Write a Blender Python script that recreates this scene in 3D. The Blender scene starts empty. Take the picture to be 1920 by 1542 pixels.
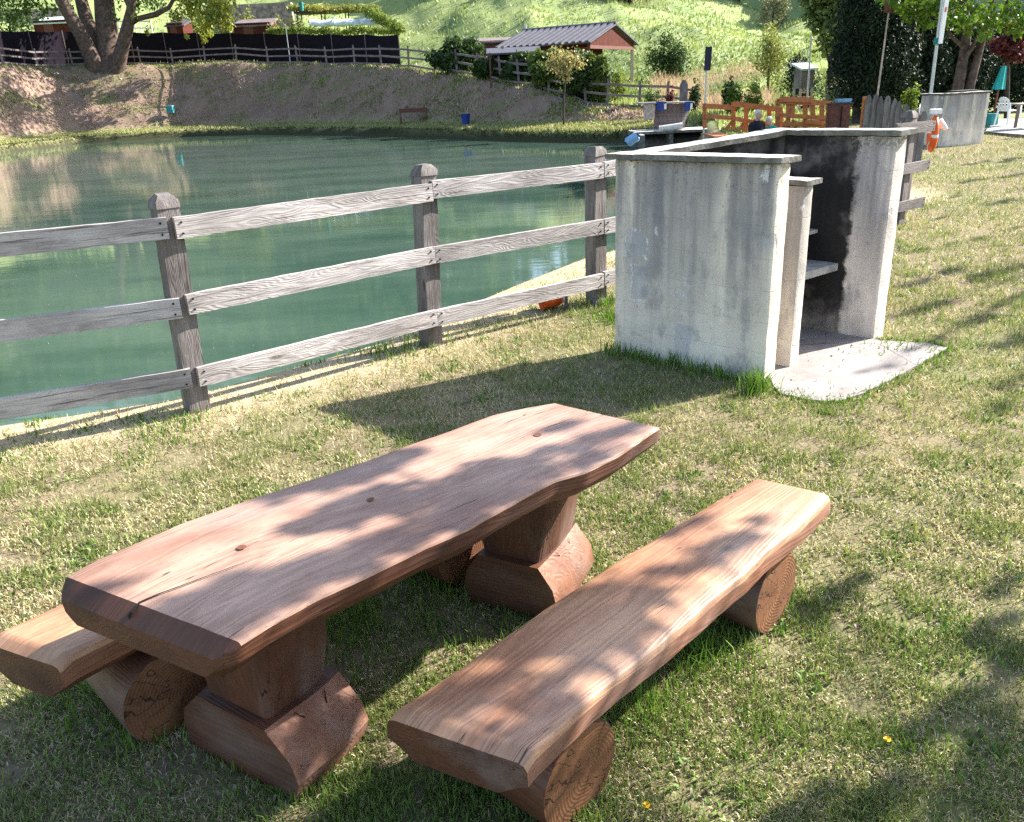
import bpy, math, random
import numpy as np
from mathutils import Vector, Matrix, noise
rad = math.radians
random.seed(7); rng = np.random.default_rng(7)
S = bpy.context.scene; COL = S.collection
V = Vector
# ------------------------------------------------------------------ camera
CH, FL, PIT, ROLL = 2.0, 1550.0, rad(21.5), rad(2.7)
_R, _U = V((1, 0, 0)), V((0, math.sin(PIT), math.cos(PIT)))
FWD = V((0, math.cos(PIT), -math.sin(PIT)))
RT = math.cos(ROLL)*_R - math.sin(ROLL)*_U
UP = math.sin(ROLL)*_R + math.cos(ROLL)*_U
EYE = V((0, 0, CH))
def ray(px, py): return (float(px)-960)/FL*RT - (float(py)-771)/FL*UP + FWD
def G(px, py, z=0.0):
    d = ray(px, py); return EYE + d*((z-CH)/d.z)
def at(px, py, Y):
    d = ray(px, py); return EYE + d*(Y/d.y)
cd = bpy.data.cameras.new('camera'); cam = bpy.data.objects.new('camera', cd); COL.objects.link(cam)
cd.sensor_width = 36; cd.sensor_fit = 'HORIZONTAL'; cd.lens = FL/1920*36; cd.clip_start = .05; cd.clip_end = 2000
m = Matrix((RT, UP, -FWD)).transposed().to_4x4(); m.translation = EYE; cam.matrix_world = m
S.camera = cam
# ------------------------------------------------------------------ light
SAZ, SEL = rad(24.5), rad(33)          # azimuth counted from +x towards +y
SUN = V((math.cos(SEL)*math.cos(SAZ), math.cos(SEL)*math.sin(SAZ), math.sin(SEL)))
W = bpy.data.worlds.new('World'); S.world = W; W.use_nodes = True
nt = W.node_tree
sky = nt.nodes.new('ShaderNodeTexSky'); sky.sky_type = 'NISHITA'; sky.sun_disc = False
sky.sun_elevation = SEL; sky.sun_rotation = rad(90)-SAZ; sky.air_density = 1.0; sky.dust_density = 1.2
bg = nt.nodes['Background']; nt.links.new(sky.outputs[0], bg.inputs[0]); bg.inputs[1].default_value = .105
ld = bpy.data.lights.new('sun', 'SUN'); ld.energy = 5.0; ld.angle = rad(.5); ld.color = (1, .955, .895)
lo = bpy.data.objects.new('sun', ld); COL.objects.link(lo); lo.rotation_euler = SUN.to_track_quat('Z', 'Y').to_euler(); lo.location = (20, 10, 30)
S.view_settings.view_transform = 'Standard'; S.view_settings.look = 'None'; S.view_settings.exposure = 1.95; S.view_settings.gamma = 1
S.cycles.max_bounces = 6; S.cycles.transparent_max_bounces = 6; S.cycles.use_denoising = False; S.cycles.use_adaptive_sampling = False; S.cycles.sample_clamp_indirect = 4.0; S.cycles.denoising_prefilter = 'ACCURATE'; S.cycles.denoising_input_passes = 'RGB_ALBEDO_NORMAL'
# ------------------------------------------------------------------ material helpers
class NT:
    def __init__(s, name):
        s.m = bpy.data.materials.new(name); s.m.use_nodes = True; s.t = s.m.node_tree
        s.b = s.t.nodes['Principled BSDF']; s.out = s.t.nodes['Material Output']
    def n(s, ty, props=None, **inp):
        k = s.t.nodes.new('ShaderNode'+ty)
        for a, b in (props or {}).items(): setattr(k, a, b)
        for a, b in inp.items(): s.i(k, a, b)
        return k
    def i(s, k, a, b):
        a = int(a[1:]) if a[0] == '_' and a[1:].isdigit() else a.replace('_', ' ')
        so = k.inputs[a]
        if isinstance(b, bpy.types.NodeSocket): s.t.links.new(b, so)
        elif isinstance(b, bpy.types.Node): s.t.links.new(b.outputs[0], so)
        else:
            if isinstance(b, tuple) and len(b) == 3 and so.type == 'RGBA': b = b+(1,)
            so.default_value = b
    def attr(s, name, fac=False): k = s.n('Attribute', dict(attribute_name=name)); return k.outputs['Color' if name == 'Col' else 'Vector']
    def map(s, vec, sc=(1, 1, 1), loc=(0, 0, 0)): return s.n('Mapping', Vector=vec, Scale=sc, Location=loc).outputs[0]
    def noise(s, vec, sc, det=4, rough=.55, dist=0): return s.n('TexNoise', Vector=vec, Scale=sc, Detail=det, Roughness=rough, Distortion=dist).outputs['Fac']
    def math(s, op, a, b=0.0, c=0.0):
        k = s.n('Math', dict(operation=op)); s.i(k, '_0', a); s.i(k, '_1', b)
        if op in ('MULTIPLY_ADD', 'SMOOTH_MIN'): s.i(k, '_2', c)
        return k.outputs[0]
    def ramp(s, f, lo, hi, a=0.0, b=1.0):
        return s.n('MapRange', dict(interpolation_type='SMOOTHSTEP'), Value=f, From_Min=lo, From_Max=hi, To_Min=a, To_Max=b).outputs[0]
    def mix(s, f, a, b, mode='MIX'):
        k = s.n('MixRGB', dict(blend_type=mode)); s.i(k, 'Fac', f); s.i(k, 'Color1', a); s.i(k, 'Color2', b); return k.outputs[0]
    def bump(s, h, st=.3, d=.01): return s.n('Bump', Strength=st, Distance=d, Height=h).outputs[0]
    def fin(s, col, rough=.6, bump=None, spec=.3, **kw):
        s.i(s.b, 'Base Color', col); s.i(s.b, 'Roughness', rough); s.i(s.b, 'Specular IOR Level', spec)
        if bump is not None: s.i(s.b, 'Normal', bump)
        for a, b in kw.items(): s.i(s.b, a, b)
        return s.m
def plain(name, c, rough=.6, var=.25, sc=6, spec=.3, metal=0.0, coord='Object', bump=.15):
    t = NT(name); v = t.n('TexCoord').outputs[coord]
    f = t.noise(v, sc, 5); f2 = t.noise(v, sc*7, 3)
    c2 = tuple(x*(1-var) for x in c); c3 = tuple(min(1, x*(1+var*.6)) for x in c)
    col = t.mix(t.ramp(f, .3, .7), c2, c3); col = t.mix(t.ramp(f2, .45, .75, 0, .35), col, tuple(x*.55 for x in c))
    return t.fin(col, rough, t.bump(f2, bump, .01), spec, Metallic=metal)
# stained wood of table and benches; attribute g: x along the grain (m), y across, z up
def wood(name, c_lo, c_hi, c_dark, rough=.42, coat=.25, freq=1.0):
    t = NT(name); g = t.attr('g')
    warp = t.noise(t.map(g, (1.1, 2.6, 2.6)), 1.0, 2)
    h = t.noise(t.map(g, (.55, 5.5*freq, 5.5*freq)), 1.0, 2, .45, .35)
    lines = t.math('SINE', t.math('MULTIPLY', h, 130.0))
    fine = t.noise(t.map(g, (3.0, 130, 130)), 1.0, 3)
    blot = t.noise(t.map(g, (2.2, 4.5, 4.5), (3, 1, 0)), 1.0, 4, .6)
    col = t.mix(t.ramp(blot, .3, .72), c_lo, c_hi)
    col = t.mix(t.ramp(lines, -.6, 1.0, 0, .20), col, c_dark)
    col = t.mix(t.ramp(fine, .5, .8, 0, .30), col, c_dark)
    vo = t.n('TexVoronoi', dict(feature='F1'), Vector=t.map(g, (2.3, 4.1, 4.1), (.37, .21, .4)), Scale=1.0, Randomness=1.0).outputs['Distance']
    knot = t.ramp(vo, .03, .12, 1, 0)
    col = t.mix(t.math('MULTIPLY', knot, .75), col, tuple(x*.45 for x in c_dark))
    sta = t.noise(t.map(g, (1.3, 3.2, 3.2), (7, 4, 2)), 1.0, 5, .68); col = t.mix(t.ramp(sta, .52, .68, 0, .6), col, t.mix(1.0, col, (.48, .42, .40), 'MULTIPLY'))
    scr = t.noise(t.map(g, (14, 46, 46), (1, 9, 3)), 1.0, 3, .6); col = t.mix(t.ramp(scr, .62, .74, 0, .3), col, c_dark)
    wea = t.noise(t.map(g, (.9, 2.4, 2.4), (2, 8, 5)), 1.0, 4, .6); col = t.mix(t.ramp(wea, .5, .7, 0, .35), col, t.mix(.6, c_hi, (.36, .33, .31)))
    rg = t.noise(t.map(g, (.55, 13, 13), (6, 2, 9)), 1.0, 3, .55); crk = t.math('MULTIPLY', t.ramp(t.math('ABSOLUTE', t.math('SUBTRACT', rg, .5)), .0015, .006, 1, 0), t.ramp(t.noise(t.map(g, (1.4, 5, 5), (2, 2, 7)), 1.0, 2), .5, .58)); col = t.mix(t.math('MULTIPLY', crk, .85), col, tuple(x*.35 for x in c_dark))
    pore = t.noise(t.map(g, (26, 240, 240)), 1.0, 2, .6); col = t.mix(t.ramp(pore, .58, .72, 0, .45), col, c_dark)
    lines = t.math('SUBTRACT', lines, t.math('MULTIPLY', crk, 6.0))
    hb = t.math('ADD', t.math('MULTIPLY', lines, .35), t.math('ADD', fine, t.math('MULTIPLY', warp, 3.0)))
    r = t.ramp(blot, .25, .75, rough+.1, rough-.1)
    return t.fin(col, r, t.bump(hb, .32, .004), .45, Coat_Weight=coat, Coat_Roughness=.35)
def wood_end(name, c, dark):
    t = NT(name); g = t.attr('g'); sp = t.n('SeparateXYZ', Vector=g)
    yz = t.n('CombineXYZ', Y=sp.outputs[1], Z=sp.outputs[2]).outputs[0]
    yz = t.n('VectorMath', dict(operation='ADD'), _0=yz, _1=(0, .035, .02)).outputs[0]; sp = t.n('SeparateXYZ', Vector=yz)
    d = t.n('VectorMath', dict(operation='LENGTH'), _0=yz).outputs['Value']
    w = t.noise(yz, 9, 3)
    ring = t.math('SINE', t.math('MULTIPLY_ADD', d, 520.0, t.math('MULTIPLY', w, 14.0)))
    ang = t.math('ARCTAN2', sp.outputs[1], sp.outputs[2])
    cr = t.noise(t.n('CombineXYZ', X=t.math('MULTIPLY', ang, .8), Y=t.math('MULTIPLY', d, 4.0), Z=t.math('MULTIPLY', w, .4)).outputs[0], 2.0, 2, .5)
    crack = t.ramp(t.math('ABSOLUTE', t.math('SUBTRACT', cr, .5)), .003, .013, 1, 0)
    col = t.mix(t.ramp(w, .3, .7), c, tuple(x*.72 for x in c)); col = t.mix(t.ramp(ring, 0, 1, 0, .13), col, dark); sm_ = t.noise(yz, 26, 5, .7); col = t.mix(t.ramp(sm_, .5, .66, 0, .5), col, dark)
    col = t.mix(t.math('MULTIPLY', crack, .85), col, (.025, .012, .008))
    return t.fin(col, .6, t.bump(t.math('SUBTRACT', t.math('MULTIPLY', ring, .3), crack), .4, .004), .3)
def grey_wood(name, lo, hi, dark, freq=1.0, rough=.8):
    t = NT(name); g = t.attr('g')
    h = t.noise(t.map(g, (1.0, 9*freq, 9*freq)), 1.0, 2, .45, .6)
    s = t.math('SINE', t.math('MULTIPLY', h, 130.0)); fine = t.noise(t.map(g, (4, 160, 160)), 1.0, 3)
    blot = t.noise(t.map(g, (1.5, 6, 6), (5, 2, 1)), 1.0, 4)
    col = t.mix(t.ramp(blot, .3, .7), lo, hi)
    col = t.mix(t.ramp(s, .0, 1.0, 0, .14), col, dark); ckk = t.noise(t.map(g, (1.6, 70, 70), (4, 4, 4)), 1.0, 3, .6); col = t.mix(t.ramp(ckk, .60, .66, 0, .75), col, dark); dirt = t.noise(t.map(g, (5, 14, 14), (8, 1, 6)), 1.0, 5, .7); col = t.mix(t.ramp(dirt, .5, .68, 0, .45), col, t.mix(1.0, col, (.5, .46, .44), 'MULTIPLY')); col = t.mix(t.ramp(fine, .48, .75, 0, .45), col, dark)
    vo = t.n('TexVoronoi', Vector=t.map(g, (1.7, 5.5, 5.5), (.3, .1, .2)), Scale=1.0).outputs['Distance']
    col = t.mix(t.math('MULTIPLY', t.ramp(vo, .04, .14, 1, 0), .7), col, tuple(x*.5 for x in dark))
    lich = t.noise(g, 35, 3)
    col = t.mix(t.ramp(lich, .68, .76, 0, .35), col, (.45, .4, .2))
    return t.fin(col, rough, t.bump(t.math('ADD', t.math('MULTIPLY', s, -.3), fine), .5, .005), .2)
# plastered concrete; attribute g: x along the wall, y across, z height
def concrete(name, base, soot=None, top=1.5):
    t = NT(name); g = t.attr('g'); sp = t.n('SeparateXYZ', Vector=g); z = sp.outputs[2]; x = sp.outputs[0]
    big = t.noise(g, 2.2, 4, .6); mid = t.noise(g, 9, 5, .65); grit = t.noise(g, 90, 3)
    col = t.mix(t.ramp(big, .3, .7), tuple(k*.78 for k in base), base)
    col = t.mix(t.ramp(mid, .5, .75, 0, .4), col, tuple(k*1.15 for k in base))
    # rain streaks, strongest under the coping
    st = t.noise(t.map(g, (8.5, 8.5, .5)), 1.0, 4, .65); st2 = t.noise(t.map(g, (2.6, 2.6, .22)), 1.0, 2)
    hgt = t.math('MULTIPLY', t.ramp(z, top*.1, top*.9, .2, 1.0), t.ramp(x, 1.245, 1.275, 1, .12))  # streaks thinned on the wall end: its sunlit brightness is put into the colour
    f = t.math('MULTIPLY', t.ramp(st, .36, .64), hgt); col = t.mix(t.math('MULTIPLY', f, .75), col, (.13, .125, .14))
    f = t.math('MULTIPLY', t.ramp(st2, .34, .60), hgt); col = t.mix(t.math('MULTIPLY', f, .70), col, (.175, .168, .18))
    # flaked plaster
    vo = t.n('TexVoronoi', dict(feature='F1', distance='CHEBYCHEV'), Vector=t.map(g, (2.6, 2.6, 1.9), (.2, .3, .62)), Scale=1.0).outputs['Distance']
    edge = t.math('ADD', vo, t.math('MULTIPLY', t.math('SUBTRACT', mid, .5), .28))
    edge = t.math('ADD', edge, t.ramp(big, .44, .54, 0, .5)); flake = t.ramp(edge, .14, .175, 1, 0)
    col = t.mix(t.math('MULTIPLY', flake, .3), col, (.36, .38, .42))
    rim = t.math('MULTIPLY', t.ramp(edge, .15, .165, 1, 0), t.ramp(edge, .138, .15)); rim = t.math('MULTIPLY', rim, t.ramp(mid, .5, .62, 0, .6)); col = t.mix(rim, col, (.68, .67, .66))
    fine_ = t.noise(g, 16, 3)
    for cx_, cz_, hx_, hz_ in ((.20, .87, .105, .10), (.225, .585, .075, .135), (.62, .20, .07, .12)):
        wob_ = t.math('MULTIPLY', t.math('SUBTRACT', mid, .5), .16); dx_ = t.math('SUBTRACT', t.math('ABSOLUTE', t.math('SUBTRACT', x, cx_)), hx_); dz_ = t.math('SUBTRACT', t.math('ABSOLUTE', t.math('SUBTRACT', z, cz_)), hz_)
        e_ = t.math('ADD', t.math('MAXIMUM', dx_, dz_), wob_); col = t.mix(t.ramp(e_, -.006, .003, .42, 0), col, (.36, .38, .42)); col = t.mix(t.math('MULTIPLY', t.math('MULTIPLY', t.ramp(e_, .001, .006, 1, 0), t.ramp(e_, -.008, -.003)), t.ramp(fine_, .5, .62)), col, (.7, .7, .7))
    fl2 = t.noise(t.map(g, (7, 7, 3.2), (9, 4, 2)), 1.0, 5, .7); chip = t.ramp(fl2, .63, .66)
    col = t.mix(t.math('MULTIPLY', chip, .8), col, (.62, .6, .6))
    # block joints
    row = t.math('ABSOLUTE', t.math('SUBTRACT', t.math('FRACT', t.math('MULTIPLY', z, 1/.215)), .5))
    j = t.math('MULTIPLY', t.ramp(row, .478, .496), t.ramp(mid, .36, .55)); col = t.mix(t.math('MULTIPLY', j, .22), col, (.2, .19, .18))
    pit = t.noise(t.map(g, (22, 22, 14), (3, 1, 7)), 1.0, 4, .7); col = t.mix(t.ramp(pit, .62, .7, 0, .55), col, (.12, .115, .12)); blo = t.noise(t.map(g, (4.2, 4.2, 2.4), (5, 5, 1)), 1.0, 5, .7); col = t.mix(t.ramp(blo, .5, .64, 0, .5), col, (.21, .205, .215))
    # black lichen
    sk = t.noise(g, 42, 4, .7); lf = t.math('MULTIPLY', t.ramp(sk, .55, .64), t.math('MULTIPLY', t.ramp(z, top*.72, top*.99), t.ramp(big, .4, .6)))
    col = t.mix(t.math('MULTIPLY', lf, .85), col, (.03, .032, .03))
    gr = t.math('MULTIPLY', t.ramp(sk, .4, .6), t.ramp(z, top*.93, top)); col = t.mix(t.math('MULTIPLY', gr, .7), col, (.09, .09, .06))
    if soot:
        a0, a1 = soot
        e = t.math('ADD', x, t.math('MULTIPLY', t.math('SUBTRACT', mid, .5), .16))
        sm = t.math('MULTIPLY', t.ramp(e, a0, a1, 1, 0), t.ramp(t.math('ADD', z, t.math('MULTIPLY', mid, .5)), .1, .6, .45, 1))
        wipe = t.ramp(t.math('ADD', t.noise(g, 3.5, 3), t.ramp(z, 1.0, top, 0, .18)), .58, .8, 1, .7)
        col = t.mix(t.math('MULTIPLY', t.math('MULTIPLY', sm, wipe), .975), col, (.010, .010, .011))
    bh = t.math('ADD', t.math('MULTIPLY', grit, .4), t.math('SUBTRACT', t.math('MULTIPLY', mid, 1.5), t.math('ADD', flake, t.math('MULTIPLY', j, .5))))
    return t.fin(col, .9, t.bump(bh, .45, .006), .15)
def leafy(name, trans=.35, rough=.55):
    t = NT(name); c = t.attr('Col')
    t.fin(c, rough, None, .25)
    tr = t.n('BsdfTranslucent', Color=t.mix(.5, c, (.9, 1, .25), 'MULTIPLY'))
    tr2 = t.n('MixShader'); t.i(tr2, '_0', trans); t.i(tr2, '_1', t.b.outputs[0]); t.i(tr2, '_2', tr.outputs[0])
    t.t.links.new(tr2.outputs[0], t.out.inputs[0]); return t.m
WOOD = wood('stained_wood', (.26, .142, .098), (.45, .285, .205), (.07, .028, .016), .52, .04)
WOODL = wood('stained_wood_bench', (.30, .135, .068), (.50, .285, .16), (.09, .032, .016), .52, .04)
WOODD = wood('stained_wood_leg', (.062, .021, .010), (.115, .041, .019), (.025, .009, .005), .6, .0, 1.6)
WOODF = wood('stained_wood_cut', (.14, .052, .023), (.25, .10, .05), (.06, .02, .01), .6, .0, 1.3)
WEND = wood_end('log_end_grain', (.20, .088, .042), (.07, .026, .012))
GREY = grey_wood('weathered_rail_wood', (.29, .26, .245), (.50, .455, .43), (.085, .068, .062))
GREYP = grey_wood('weathered_post_wood', (.125, .108, .10), (.235, .205, .19), (.042, .035, .032), 1.3)
GREYF = grey_wood('far_fence_wood', (.13, .10, .10), (.24, .19, .18), (.05, .04, .04))
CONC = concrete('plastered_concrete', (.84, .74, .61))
CONCI = concrete('sooty_concrete', (.76, .67, .59), (.98, 1.03))
CONCB = concrete('black_soot_shade_concrete', (.42, .37, .33), (2.0, 2.4))
COPE0 = plain('bare_concrete', (.40, .38, .35), .9, .35, 9, .15)
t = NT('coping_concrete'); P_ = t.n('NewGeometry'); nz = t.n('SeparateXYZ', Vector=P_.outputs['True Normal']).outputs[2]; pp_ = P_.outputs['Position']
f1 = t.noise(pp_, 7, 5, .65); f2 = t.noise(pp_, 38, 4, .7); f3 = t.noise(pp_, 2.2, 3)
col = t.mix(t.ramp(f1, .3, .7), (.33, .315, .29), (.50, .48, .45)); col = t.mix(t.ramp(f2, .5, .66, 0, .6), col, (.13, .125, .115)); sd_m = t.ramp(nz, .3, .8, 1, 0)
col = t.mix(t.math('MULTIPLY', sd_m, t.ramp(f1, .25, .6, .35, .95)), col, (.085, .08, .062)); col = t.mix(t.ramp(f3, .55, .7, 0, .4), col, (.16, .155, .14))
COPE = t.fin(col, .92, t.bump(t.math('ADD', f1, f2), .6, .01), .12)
t = NT('concrete_slab'); pp_ = t.n('NewGeometry').outputs['Position']; f1 = t.noise(pp_, 3, 5, .65); f2 = t.noise(pp_, 22, 5, .7); f3 = t.noise(pp_, 110, 2); f4 = t.noise(pp_, 1.1, 3)
col = t.mix(t.ramp(f1, .3, .7), (.22, .195, .18), (.33, .30, .275)); col = t.mix(t.ramp(f2, .52, .7, 0, .5), col, (.17, .15, .135)); col = t.mix(t.ramp(f4, .5, .7, 0, .4), col, (.22, .205, .20)); col = t.mix(t.ramp(f3, .62, .72, 0, .5), col, (.09, .085, .08))
vo = t.n('TexVoronoi', dict(feature='DISTANCE_TO_EDGE'), Vector=t.map(pp_, (1, 1, 1), (.3, .2, 0)), Scale=1.1).outputs['Distance']; ck_ = t.ramp(t.math('ADD', vo, t.math('MULTIPLY', t.math('SUBTRACT', f2, .5), .05)), .002, .009, .55, 0); col = t.mix(ck_, col, (.05, .045, .04))
PADM = t.fin(col, .92, t.bump(t.math('ADD', f2, t.math('MULTIPLY', f3, .5)), .4, .008), .12)
DARK = plain('dark_crack', (.012, .008, .006), .9, .1)
ORANGE = plain('orange_plastic', (.75, .12, .015), .4, .15, 10)
WHITEP = plain('white_plastic', (.78, .78, .77), .4, .06, 10)
OWOOD = plain('orange_wood', (.44, .15, .05), .6, .3, 12)
BROWN = plain('brown_boards', (.13, .045, .03), .7, .35, 10)
REDW = plain('red_brown_wood', (.085, .024, .016), .8, .35, 5, .08)
METAL = plain('galvanised_metal', (.42, .44, .46), .4, .15, 8, .5, .6)
ROOFM = plain('grey_ribbed_roof', (.075, .072, .085), .6, .2, 3, .3)
NAVY = plain('navy_panel', (.012, .016, .04), .5, .2, 8)
BLUE = plain('blue_plastic', (.02, .045, .22), .5, .2, 8)
LBLUE = plain('pale_blue_plastic', (.22, .38, .58), .5, .15, 8)
TEAL = plain('teal_cloth', (.02, .30, .28), .8, .25, 6)
TURQ = plain('turquoise_paint', (.02, .22, .22), .6, .2, 8)
CLOTH = plain('black_shade_cloth', (.014, .011, .016), .95, .2, 3, .02)
STONE = plain('dry_stone', (.30, .24, .21), .9, .5, 2.5, .1, bump=.6)
BARK = plain('bark', (.105, .075, .06), .95, .5, 5, .1, bump=.9)
BARKD = plain('dark_bark', (.07, .055, .045), .95, .4, 6, .1, bump=.6)
SHEET = plain('translucent_sheet', (.50, .56, .55), .4, .2, 3)
SKIN = plain('skin', (.52, .30, .22), .55, .08, 8)
HAIR = plain('grey_hair', (.55, .53, .50), .7, .2, 30)
JACK = plain('navy_jacket', (.012, .012, .022), .9, .2, 8)
GREEN = plain('green_shirt', (.01, .26, .19), .8, .2, 8)
JEANS = plain('dark_trousers', (.03, .035, .05), .9, .2, 8)
BURLAP = plain('pale_sacking', (.46, .37, .31), .95, .3, 9, .1)
YEL = plain('yellow_petals', (.75, .48, .02), .6, .1)
LEAF = leafy('foliage'); GRASSM = leafy('grass_blades', .3, .5); NEEDLE = leafy('dark_foliage', .12, .6)
# ------------------------------------------------------------------ mesh helpers
class MB:
    def __init__(s): s.v = []; s.f = []; s.g = []; s.m = []
    def add(s, vs, fs, gs=None, mi=0):
        o = len(s.v); s.v += [V(p) for p in vs]; s.g += [V(p) for p in (gs if gs is not None else vs)]
        s.f += [tuple(o+i for i in f) for f in fs]; s.m += [mi]*len(fs) if isinstance(mi, int) else mi
    def box(s, c, ax, ay, az, hx, hy, hz, mi=0, taper=1.0, off=(0, 0, 0)):
        c = V(c); vs = []; gs = []
        for k in (-1, 1):
            for j in (-1, 1):
                for i in (-1, 1):
                    q = taper if k > 0 else 1
                    vs.append(c+ax*(i*hx*q)+ay*(j*hy*q)+az*(k*hz)); gs.append((i*hx+off[0], j*hy+off[1], k*hz+off[2]))
        s.add(vs, [(0, 2, 3, 1), (4, 5, 7, 6), (0, 1, 5, 4), (2, 6, 7, 3), (0, 4, 6, 2), (1, 3, 7, 5)], gs, mi)
    def beam(s, a, b, w, h, up=V((0, 0, 1)), mi=0, off=None):     # grain along a->b
        a, b = V(a), V(b); x = (b-a); L = x.length; x.normalize(); y = up.cross(x).normalized(); z = x.cross(y)
        o = off or (random.uniform(0, 9), random.uniform(0, 3), random.uniform(0, 3))
        s.box((a+b)/2, x, y, z, L/2, w/2, h/2, mi, 1.0, o)
    def rbox(s, c, ax, ay, az, hx, hy, hz, r=.012, res=.06, amp=.004, mi=0, off=(0, 0, 0), gfun=None, sd=0.0):
        # worn, rounded, slightly uneven block; shared vertices
        n = [max(1, int(2*h/res)) for h in (hx, hy, hz)]; H = (hx, hy, hz); idx = {}; vs = []; gs = []; fs = []
        def vert(i, j, k):
            key = (i, j, k)
            if key in idx: return idx[key]
            p = [(-1+2*t/m_)*h for t, m_, h in zip(key, n, H)]
            q = [max(-h+r, min(h-r, a)) for a, h in zip(p, H)]
            d = V([a-b for a, b in zip(p, q)])
            if d.length > 1e-9: d = d.normalized()*r
            p2 = V(q)+d
            w = V(c)+ax*p2.x+ay*p2.y+az*p2.z
            nn = noise.noise_vector(w*7+V((sd, sd, 0)))*amp + noise.noise_vector(w*28)*amp*.45
            vs.append(w+nn); gs.append((p[0]+off[0], p[1]+off[1], p[2]+off[2])); idx[key] = len(vs)-1; return idx[key]
        for a in range(3):
            b, cc = (a+1) % 3, (a+2) % 3
            for side in (0, n[a]):
                for i in range(n[b]):
                    for j in range(n[cc]):
                        q = []
                        for di, dj in ((0, 0), (1, 0), (1, 1), (0, 1)):
                            k = [0, 0, 0]; k[a] = side; k[b] = i+di; k[cc] = j+dj; q.append(vert(*k))
                        fs.append(tuple(q if side else q[::-1]))
        s.add(vs, fs, gs, mi)
    def tube(s, pts, rr, seg=8, cap=True, mi=0, capm=None, rough=0.0, off=(0, 0, 0)):
        pts = [V(p) for p in pts]; rr = rr if hasattr(rr, '__len__') else [rr]*len(pts); vs = []; gs = []; L = 0
        ref = V((0, 0, 1)) if abs((pts[-1]-pts[0]).normalized().z) < .9 else V((1, 0, 0))
        for i, p in enumerate(pts):
            t = (pts[min(i+1, len(pts)-1)]-pts[max(i-1, 0)]).normalized(); y = ref.cross(t).normalized(); z = t.cross(y)
            if i: L += (p-pts[i-1]).length
            for k in range(seg):
                a = 2*math.pi*k/seg; r = rr[i]
                w = p+y*math.cos(a)*r+z*math.sin(a)*r
                if rough: w = w+(w-p).normalized()*noise.noise(w*3)*rough
                vs.append(w); gs.append((L+off[0], math.cos(a)*r+off[1], math.sin(a)*r+off[2]))
        n = len(pts); fs = [(i*seg+k, i*seg+(k+1) % seg, (i+1)*seg+(k+1) % seg, (i+1)*seg+k) for i in range(n-1) for k in range(seg)]
        s.add(vs, fs, gs, mi)
        if cap:
            for e, o in ((0, 0), (n-1, (n-1)*seg)):
                ring = vs[o:o+seg]; gr = gs[o:o+seg]
                c = sum(ring, V((0, 0, 0)))/seg; cg = V((0, 0, 0))
                for q in gr: cg += V(q)/seg
                f = [(seg, (k+1) % seg, k) if e == 0 else (seg, k, (k+1) % seg) for k in range(seg)]
                s.add(ring+[c], f, [V(q) for q in gr]+[cg], capm if capm is not None else mi)
    def prism(s, poly, d, mi=0, g0=(0, 0, 0)):                     # polygon (list of 3-D points) extruded along d
        n = len(poly); a = [V(p) for p in poly]; b = [p+d for p in a]
        s.add(a+b, [tuple(range(n))[::-1], tuple(range(n, 2*n))]+[(i, (i+1) % n, n+(i+1) % n, n+i) for i in range(n)], None, mi)
    def build(s, name, mats, parent=None, smooth=None):
        me = bpy.data.meshes.new(name); base = V((0, 0, 0)); q = parent
        while q is not None: base += q.location; q = q.parent
        me.from_pydata([p-base for p in s.v], [], s.f)
        for k in (mats if isinstance(mats, (list, tuple)) else [mats]): me.materials.append(k)
        me.polygons.foreach_set('material_index', s.m)
        a = me.attributes.new('g', 'FLOAT_VECTOR', 'POINT'); a.data.foreach_set('vector', np.array([tuple(p) for p in s.g], 'f').ravel())
        if smooth is not None:
            me.polygons.foreach_set('use_smooth', [True]*len(s.f)); me.update(); me.set_sharp_from_angle(angle=rad(smooth))
        me.update(); o = bpy.data.objects.new(name, me); COL.objects.link(o); o.parent = parent
        return o
def tag(o, label=None, cat=None, group=None, kind=None):
    for k, v in (('label', label), ('category', cat), ('group', group), ('kind', kind)):
        if v: o[k] = v
    return o
def thing(name, label, cat, loc, group=None):
    o = bpy.data.objects.new(name, None); COL.objects.link(o); o.location = loc; o.empty_display_size = .2
    return tag(o, label, cat, group)
def copy_tree(o, parent=None):
    c = o.copy(); COL.objects.link(c); c.parent = parent
    for ch in list(o.children): copy_tree(ch, c)
    return c
def npmesh(name, verts, faces, col=None, mat=None, parent=None, smooth=False):
    nv, k = len(verts), faces.shape[1]; nf = len(faces); me = bpy.data.meshes.new(name)
    base = V((0, 0, 0)); q = parent
    while q is not None: base += q.location; q = q.parent
    verts = verts-np.array(base)
    me.vertices.add(nv); me.vertices.foreach_set('co', verts.astype('f').ravel())
    me.loops.add(nf*k); me.loops.foreach_set('vertex_index', faces.astype('i').ravel())
    me.polygons.add(nf); me.polygons.foreach_set('loop_start', np.arange(0, nf*k, k, dtype='i'))
    if smooth: me.polygons.foreach_set('use_smooth', np.ones(nf, bool))
    me.update(calc_edges=True)
    if col is not None:
        a = me.color_attributes.new('Col', 'FLOAT_COLOR', 'POINT'); a.data.foreach_set('color', np.c_[col, np.ones(nv)].astype('f').ravel())
    if mat: me.materials.append(mat)
    o = bpy.data.objects.new(name, me); COL.objects.link(o); o.parent = parent; return o
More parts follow.
